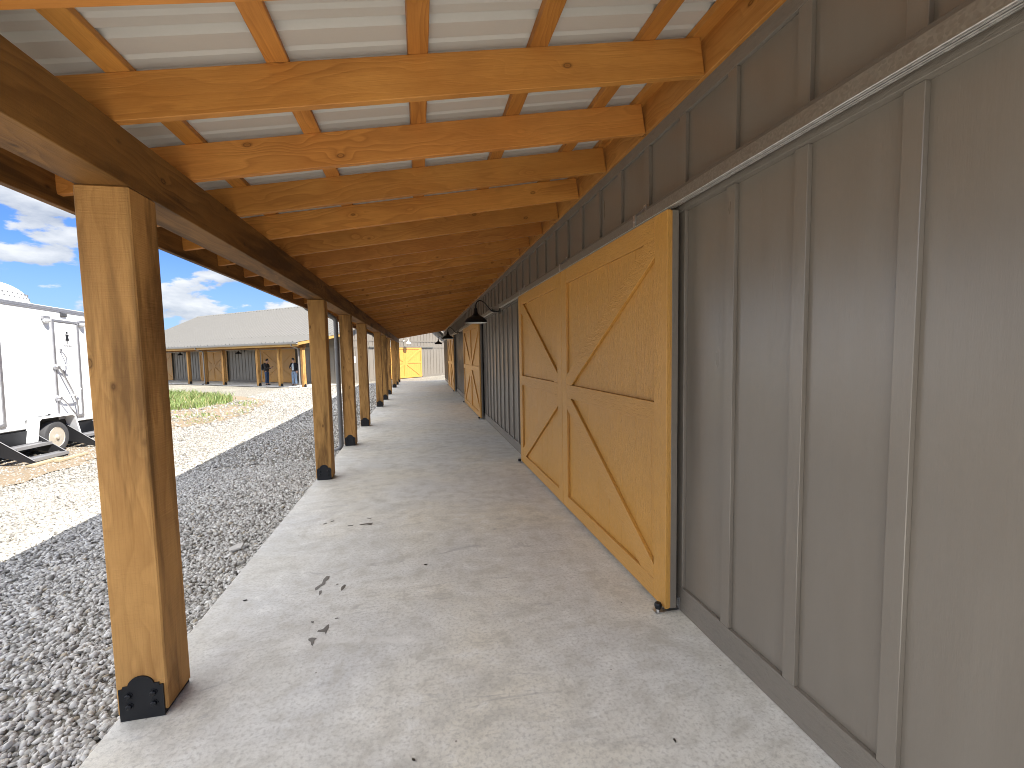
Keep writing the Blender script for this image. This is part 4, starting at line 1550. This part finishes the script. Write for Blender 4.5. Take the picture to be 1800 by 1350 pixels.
# air conditioner hood on the roof
bm = bmesh.new()
bmesh.ops.create_uvsphere(bm, u_segments=40, v_segments=20, radius=1.0)
for v_ in bm.verts:
    x, y, z = v_.co
    z = max(z, -0.05)
    e = 2.6
    rr = (abs(x) ** e + abs(y) ** e) ** (1 / e)
    r0 = math.hypot(x, y)
    k = r0 / rr if rr > 1e-6 else 1
    v_.co = Vector((x * k * 0.42, y * k * 0.62, z * 0.42))
me = bpy.data.meshes.new("air_conditioner")
bm.to_mesh(me)
bm.free()
me.materials.append(M['white'])
me.polygons.foreach_set('use_smooth', [True] * len(me.polygons))
ac = bpy.data.objects.new("air_conditioner", me)
COL.objects.link(ac)
ac.parent = tr
ac.location = (BX0 - 0.62, -0.27, 2.985)
mb = MB()
for k in range(9):
    for q in range(2):
        yy = -0.40 + k * 0.10
        ang = yy / 0.62
        xo = 0.42 * (1 - abs(ang) ** 2.6) ** (1 / 2.6)
        mb.box((xo * (0.93 - q * 0.06) - 0.02, yy - 0.014, 0.07 + q * 0.075), (xo * (0.97 - q * 0.06), yy + 0.014, 0.125 + q * 0.075))
mb.build("vent_slot", M['gutter'], ac)
# fender and wheel
mb = MB()
fo = [(-0.58, 0.30), (-0.50, 0.74), (-0.44, 0.775), (0.36, 0.775), (0.43, 0.73), (0.58, 0.24)]
fi = [(0.54, 0.24), (0.40, 0.70), (0.34, 0.735), (-0.42, 0.735), (-0.465, 0.70), (-0.54, 0.30)]
mb.prism([(q[0], q[1]) for q in fo + fi], BX0 + 0.001, 0.07, 'dz')
mb.build("fender", M['white'], tr, bevel=0.004)
mb = MB()
mb.box((BX0 + 0.02, -0.30, 0.7755), (BX0 + 0.10, -0.02, 0.782))
mb.lathe([(0.02, 0.782), (0.02, 0.80), (0.012, 0.812)], (BX0 + 0.06, -0.06, 0), 'z', 10)
mb.build("fender_step", M['step'], tr)
mb = MB()
mb.box((BX0 + 0.0004, -0.53, 0.4), (BX0 + 0.0008, 0.5, 0.735))
mb.build("wheel_well", M['step'], tr)


def wheel(y_, parent):
    mb_ = MB()
    mb_.lathe([(0.20, -0.19), (0.25, -0.20), (0.30, -0.195), (0.322, -0.17), (0.328, -0.09), (0.322, -0.02), (0.305, 0.006), (0.26, 0.016), (0.205, 0.006), (0.196, -0.01), (0.196, -0.19)], (0, y_, 0.328), 'x', 44, 0, cap=False)
    ty = mb_.build("tyre", M['rubber'], parent, smooth=True)
    r_ = MB()
    r_.lathe([(0.205, 0.004), (0.198, 0.010), (0.188, 0.0), (0.18, -0.035), (0.14, -0.055), (0.11, -0.03), (0.075, -0.022), (0.07, 0.0), (0.045, 0.012), (0.04, 0.03), (0.02, 0.038)], (0, y_, 0.328), 'x', 36, 0)
    r_.build("rim", M['rim'], ty, smooth=True)
    n_ = MB()
    for i in range(5):
        a = 2 * math.pi * i / 5 + 0.3
        n_.lathe([(0.012, -0.03), (0.012, 0.0), (0.007, 0.006)], (0, y_ + 0.095 * math.cos(a), 0.328 + 0.095 * math.sin(a)), 'x', 6)
    for i in range(8):
        a = 2 * math.pi * i / 8
        n_.lathe([(0.02, -0.0505), (0.02, -0.044)], (0, y_ + 0.152 * math.cos(a), 0.328 + 0.152 * math.sin(a)), 'x', 10)
    n_.build("wheel_nut", M['alu'], ty)
    return ty


wheel(0.0, tr)


def fold_steps(y0_, y1_):
    """two black treads between sloping side plates"""
    mb_ = MB()
    X0, X1 = BX0 + 0.02, 0.52
    z_t, z_b = 0.54, 0.07

    def line(x):
        return z_t + (z_b - z_t) * (x - X0) / (X1 - X0)
    s_ = None
    for y_ in (y0_, y1_ - 0.012):
        mb_ = MB()
        k_ = mb_.pts([(X0, y_, z_t), (X1, y_, z_b), (X1 - 0.03, y_, z_b - 0.045), (X0, y_, z_t - 0.34), (X0, y_ + 0.012, z_t), (X1, y_ + 0.012, z_b), (X1 - 0.03, y_ + 0.012, z_b - 0.045), (X0, y_ + 0.012, z_t - 0.34)])
        for q_ in ((0, 1, 2, 3), (7, 6, 5, 4), (0, 4, 5, 1), (1, 5, 6, 2), (2, 6, 7, 3), (3, 7, 4, 0)):
            mb_.f.append(tuple(k_ + i for i in q_))
            mb_.mi.append(0)
        q_ = mb_.build("step_side" if s_ else "step_unit", M['step'], s_ or tr)
        s_ = s_ or q_
    for xa, xb in ((X0 + 0.20, X0 + 0.36), (X1 - 0.15, X1 - 0.002)):
        zt_ = line((xa + xb) / 2) - 0.02
        t_ = MB()
        t_.box((xa, y0_ + 0.0125, zt_ - 0.02), (xb, y1_ - 0.0125, zt_), 0)
        t_.box((xb + 0.0003, y0_ + 0.0125, zt_ - 0.05), (xb + 0.006, y1_ - 0.0125, zt_ + 0.004), 0)
        t_.box((xa - 0.005, y0_ + 0.0126, zt_ - 0.02), (xa - 0.0004, y1_ - 0.0126, zt_ + 0.02), 0)
        t_.build("tread", M['stepedge'], s_)
    for y_ in (y0_ - 0.004, y1_ - 0.0004):
        e_ = MB()
        e_.tube([(X0, y_ + 0.002, z_t + 0.002), (X1, y_ + 0.002, z_b + 0.002)], 0.007, 6)
        e_.build("step_edge", M['stepedge'], s_)
    b_ = MB()
    b_.box((X0 - 0.001, y0_ + 0.013, 0.2), (X0 + 0.004, y1_ - 0.013, z_t - 0.004))
    b_.build("riser", M['black'], s_)
    return s_


fold_steps(-1.27, -0.49)
fold_steps(0.40, 1.15)
# loose planks under the steps
for (xa, ya), (xb, yb), wd, lb in (((-6.62, 9.0), (-6.60, 9.62), 0.12, "pale plank on the dirt under the trailer's nearest black steps"),
                                   ((-6.44, 9.30), (-6.40, 9.95), 0.09, "raw plank lying beside the bottom tread of the trailer's nearest steps"),
                                   ((-6.66, 10.75), (-6.62, 11.75), 0.13, "raw plank under the trailer's second set of steps")):
    zg = float(g_height(xa, ya)) + 0.016
    L = math.hypot(xb - xa, yb - ya)
    mb = MB()
    mb.box((-L / 2, -wd / 2, 0), (L / 2, wd / 2, 0.038))
    pk = mb.build("plank", M['plank'], None, bevel=0.003)
    pk.location = ((xa + xb) / 2, (ya + yb) / 2, zg + 0.004)
    pk.rotation_euler = (0, 0, math.atan2(yb - ya, xb - xa))
    tag(pk, lb, "plank", "planks under the trailer steps")


# ------------------------------------------------------------------ people under the far porch
def skin_mesh(name, verts, edges, radii, m_, parent=None, root=0, sub=2):
    me_ = bpy.data.meshes.new(name)
    bm_ = bmesh.new()
    lay = bm_.verts.layers.skin.verify()
    vs = []
    for i, (c_, r_) in enumerate(zip(verts, radii)):
        v_ = bm_.verts.new(c_)
        rr_ = r_ if isinstance(r_, tuple) else (r_, r_)
        v_[lay].radius = rr_
        v_[lay].use_root = (i == root)
        vs.append(v_)
    for a, b_ in edges:
        bm_.edges.new((vs[a], vs[b_]))
    bm_.to_mesh(me_)
    bm_.free()
    me_.materials.append(m_)
    ob = bpy.data.objects.new(name, me_)
    COL.objects.link(ob)
    if parent:
        ob.parent = parent
    sk = ob.modifiers.new("skin", 'SKIN')
    sk.use_smooth_shade = True
    sb = ob.modifiers.new("subsurf", 'SUBSURF')
    sb.levels = sb.render_levels = sub
    return ob


def person(loc, rotz, scale, label, jacket, jeans, shirt, arms, bag):
    """faces local +x; z up; heights for a 1.75 m adult with head bowed"""
    hips, kn = 0.92, 0.49
    V_ = [(0, 0, 0.97), (-0.01, 0, 1.14), (0.0, 0, 1.32), (0.015, 0, 1.45), (0.05, 0, 1.53), (0.085, 0, 1.60), (0.095, 0, 1.68), (0.19, 0, 1.585)]
    Rr = [0.095, 0.10, 0.115, 0.06, 0.055, 0.088, 0.078, 0.014]
    E_ = [(0, 1), (1, 2), (2, 3), (3, 4), (4, 5), (5, 6), (5, 7)]

    def add(q, r_, a):
        V_.append(q)
        Rr.append(r_)
        E_.append((a, len(V_) - 1))
        return len(V_) - 1
    legs = []
    for sg in (-1, 1):
        a = add((0.0, 0.09 * sg, 0.88), 0.07, 0)
        b_ = add((0.02, 0.10 * sg, kn), 0.06, a)
        c_ = add((-0.01, 0.105 * sg, 0.09), 0.042, b_)
        d_ = add((0.11, 0.115 * sg, 0.04), 0.036, c_)
        legs.append((a, b_, c_, d_))
    armv = []
    for sg, (el, wr, hd) in zip((-1, 1), arms):
        a = add((-0.01, 0.19 * sg, 1.385), 0.06, 2)
        b_ = add((el[0], el[1] * sg, el[2]), 0.043, a)
        c_ = add((wr[0], wr[1] * sg, wr[2]), 0.032, b_)
        d_ = add((hd[0], hd[1] * sg, hd[2]), 0.034, c_)
        dv = (Vector(V_[d_]) - Vector(V_[c_])).normalized()
        sd = Vector((0, 1, 0))
        for k_, f_ in enumerate((-0.030, -0.010, 0.010, 0.030)):
            q = Vector(V_[d_]) + dv * (0.055 + 0.012 * (k_ in (1, 2))) + sd * f_ + Vector((0, 0, -0.01))
            add(tuple(q), 0.009, d_)
        add(tuple(Vector(V_[d_]) + dv * 0.02 + Vector((0.0, -0.045 * sg, 0.02))), 0.010, d_)
        armv.append((a, b_, c_, d_))
    body_ = skin_mesh("person", V_, E_, Rr, M['skin'])
    body_.location = loc
    body_.rotation_euler = (0, 0, rotz)
    body_.scale = (scale,) * 3
    tag(body_, label, "person", "people under the far porch")
    # trousers
    tv = [(0, 0, 0.99), (0, 0, 0.93)]
    tr_ = [0.15, 0.16]
    te = [(0, 1)]
    for a, b_, c_, d_ in legs:
        for q, r_ in ((Vector(V_[a]), 0.112), (Vector(V_[b_]), 0.082), (Vector(V_[c_]) + Vector((0, 0, 0.0)), 0.072)):
            tv.append(tuple(q))
            tr_.append(r_)
            te.append((1 if r_ == 0.112 else len(tv) - 2, len(tv) - 1))
    skin_mesh("trousers", tv, te, tr_, jeans, body_)
    # jacket with sleeves
    jv = [(0, 0, 0.84), (-0.01, 0, 1.06), (-0.005, 0, 1.28), (0.0, 0, 1.40), (0.01, 0, 1.47)]
    jr = [(0.175, 0.165), (0.175, 0.16), (0.18, 0.16), (0.13, 0.12), 0.075]
    je = [(0, 1), (1, 2), (2, 3), (3, 4)]
    for a, b_, c_, d_ in armv:
        jv += [V_[a], V_[b_], tuple(Vector(V_[c_]) * 0.97 + Vector(V_[b_]) * 0.03)]
        jr += [0.088, 0.068, 0.054]
        n_ = len(jv)
        je += [(3, n_ - 3), (n_ - 3, n_ - 2), (n_ - 2, n_ - 1)]
    skin_mesh("jacket", jv, je, jr, jacket, body_)
    if shirt:
        skin_mesh("shirt", [(0.115, 0, 0.97), (0.125, 0, 1.12), (0.125, 0, 1.28), (0.07, 0, 1.42)], [(0, 1), (1, 2), (2, 3)], [(0.075, 0.06), (0.075, 0.06), (0.075, 0.06), 0.05], shirt, body_)
    for a, b_, c_, d_ in legs:
        q = Vector(V_[c_])
        skin_mesh("shoe", [(q.x - 0.05, q.y, 0.045), (q.x + 0.06, q.y, 0.045), (q.x + 0.17, q.y + 0.01, 0.035)], [(0, 1), (1, 2)], [0.043, 0.046, 0.034], M['black'], body_)
    skin_mesh("hair", [(0.015, 0, 1.60), (0.045, 0, 1.685), (0.10, 0, 1.735), (0.155, 0, 1.715)], [(0, 1), (1, 2), (2, 3)], [0.075, 0.092, 0.078, 0.045], M['hair'], body_)
    mats_ = Matrix.Translation(loc) @ Matrix.Rotation(rotz, 4, 'Z') @ Matrix.Scale(scale, 4)
    return body_, mats_, [Vector(V_[q[3]]) for q in armv]


def phone(mw, q, lb):
    mb_ = MB()
    mb_.box((-0.075, -0.037, -0.004), (0.075, 0.037, 0.004), 0)
    mb_.box((-0.07, -0.034, 0.0042), (0.07, 0.034, 0.0048), 1)
    ph = mb_.build("phone", [M['black'], M['lens']], None, bevel=0.0015)
    ph.matrix_world = mw @ Matrix.Translation(q) @ Matrix.Rotation(R(-25), 4, 'Y')
    tag(ph, lb, "phone", "phones in the hands of the two people")


q = fbl(-4.62, 0.86, 0.0)
b1, mw1, hands = person(q, R(-8), 0.985, "person in charcoal jacket with backpack, standing sideways looking at a phone", M['jacket_grey'], M['jeans'], None,
                        (((0.05, 0.235, 1.13), (0.26, 0.16, 1.15), (0.34, 0.13, 1.18)), ((0.05, 0.235, 1.13), (0.26, 0.14, 1.15), (0.34, 0.10, 1.18))), True)
phone(mw1, Vector((0.385, 0, 1.225)), "dark phone held out by the person in the charcoal jacket")
# backpack
bm = bmesh.new()
bmesh.ops.create_cube(bm, size=1.0)
for v_ in bm.verts:
    v_.co = Vector((v_.co.x * 0.17, v_.co.y * 0.30, v_.co.z * 0.46))
    if v_.co.z > 0:
        v_.co.x *= 0.75
        v_.co.y *= 0.8
bmesh.ops.bevel(bm, geom=bm.edges[:], offset=0.055, segments=3, affect='EDGES')
me = bpy.data.meshes.new("backpack")
bm.to_mesh(me)
bm.free()
me.materials.append(M['pack'])
bp = bpy.data.objects.new("backpack", me)
COL.objects.link(bp)
bp.matrix_world = mw1 @ Matrix.Translation((-0.225, 0, 1.22))
tag(bp, "black backpack worn by the person in the charcoal jacket", "backpack")
for sg in (-1, 1):
    mb = MB()
    mb.tube([(0.08, 0.10 * sg, 0.20), (0.16, 0.11 * sg, 0.26), (0.27, 0.12 * sg, 0.23), (0.365, 0.12 * sg, 0.12), (0.36, 0.13 * sg, -0.02), (0.22, 0.17 * sg, -0.15), (0.07, 0.12 * sg, -0.18)], 0.018, 8)
    mb.build("strap", M['pack'], bp, smooth=True)
q = fbl(-1.86, 0.90, 0.0)
b2, mw2, hands = person(q, R(-112), 1.0, "person in open black jacket, pale shirt and light jeans near the corner post, head bowed", M['jacket_black'], M['jeans_pale'], M['shirt'],
                        (((0.06, 0.24, 1.13), (0.22, 0.10, 1.14), (0.285, 0.05, 1.17)), ((-0.03, 0.25, 1.12), (0.05, 0.24, 0.93), (0.07, 0.23, 0.86))), False)
phone(mw2, Vector((0.32, -0.03, 1.215)), "dark phone held at the chest by the person in the open black jacket")


# ------------------------------------------------------------------ small loose things
zg = float(g_height(-1.6, 4.1))
mb = MB()
mb.prism([(-0.075, -0.06), (0.05, -0.07), (0.082, 0.03), (0.0, 0.065), (-0.085, 0.03)], 0, 0.016, 'xy')
ch = mb.build("paver_scrap", M['chip'], None, bevel=0.003)
ch.location = (-1.60, 4.11, zg + 0.035)
ch.scale = (0.68, 0.68, 1)
ch.rotation_euler = (R(6), R(-8), R(20))
tag(ch, "small flat pale paver scrap lying on the grey gravel beside the walkway", "paver")


def debris(u, v, ln, ang, lb):
    x, y = at_floor(u, v)
    mb_ = MB()
    mb_.prism([(-ln / 2, 0), (-ln * 0.1, -ln * 0.22), (ln / 2, -ln * 0.05), (ln * 0.2, ln * 0.2)], 0, 0.004, 'xy')
    d_ = mb_.build("leaf_scrap", M['leaf'], None)
    d_.location = (x, y, 0.002)
    d_.rotation_euler = (R(3), R(4), ang)
    tag(d_, lb, "leaf", "leaf scraps on the walkway")


debris(1186, 1303, 0.022, 1.4, "dark leaf scrap on the concrete at the bottom, right of centre")
debris(727, 1337, 0.022, 2.3, "dark leaf scrap on the concrete at the very bottom edge")
debris(431, 1056, 0.026, 0.2, "dark leaf scrap on the concrete close to the gravel edge")
debris(748, 993, 0.028, 0.3, "dark leaf scrap on the concrete well right of the upper wet stains")
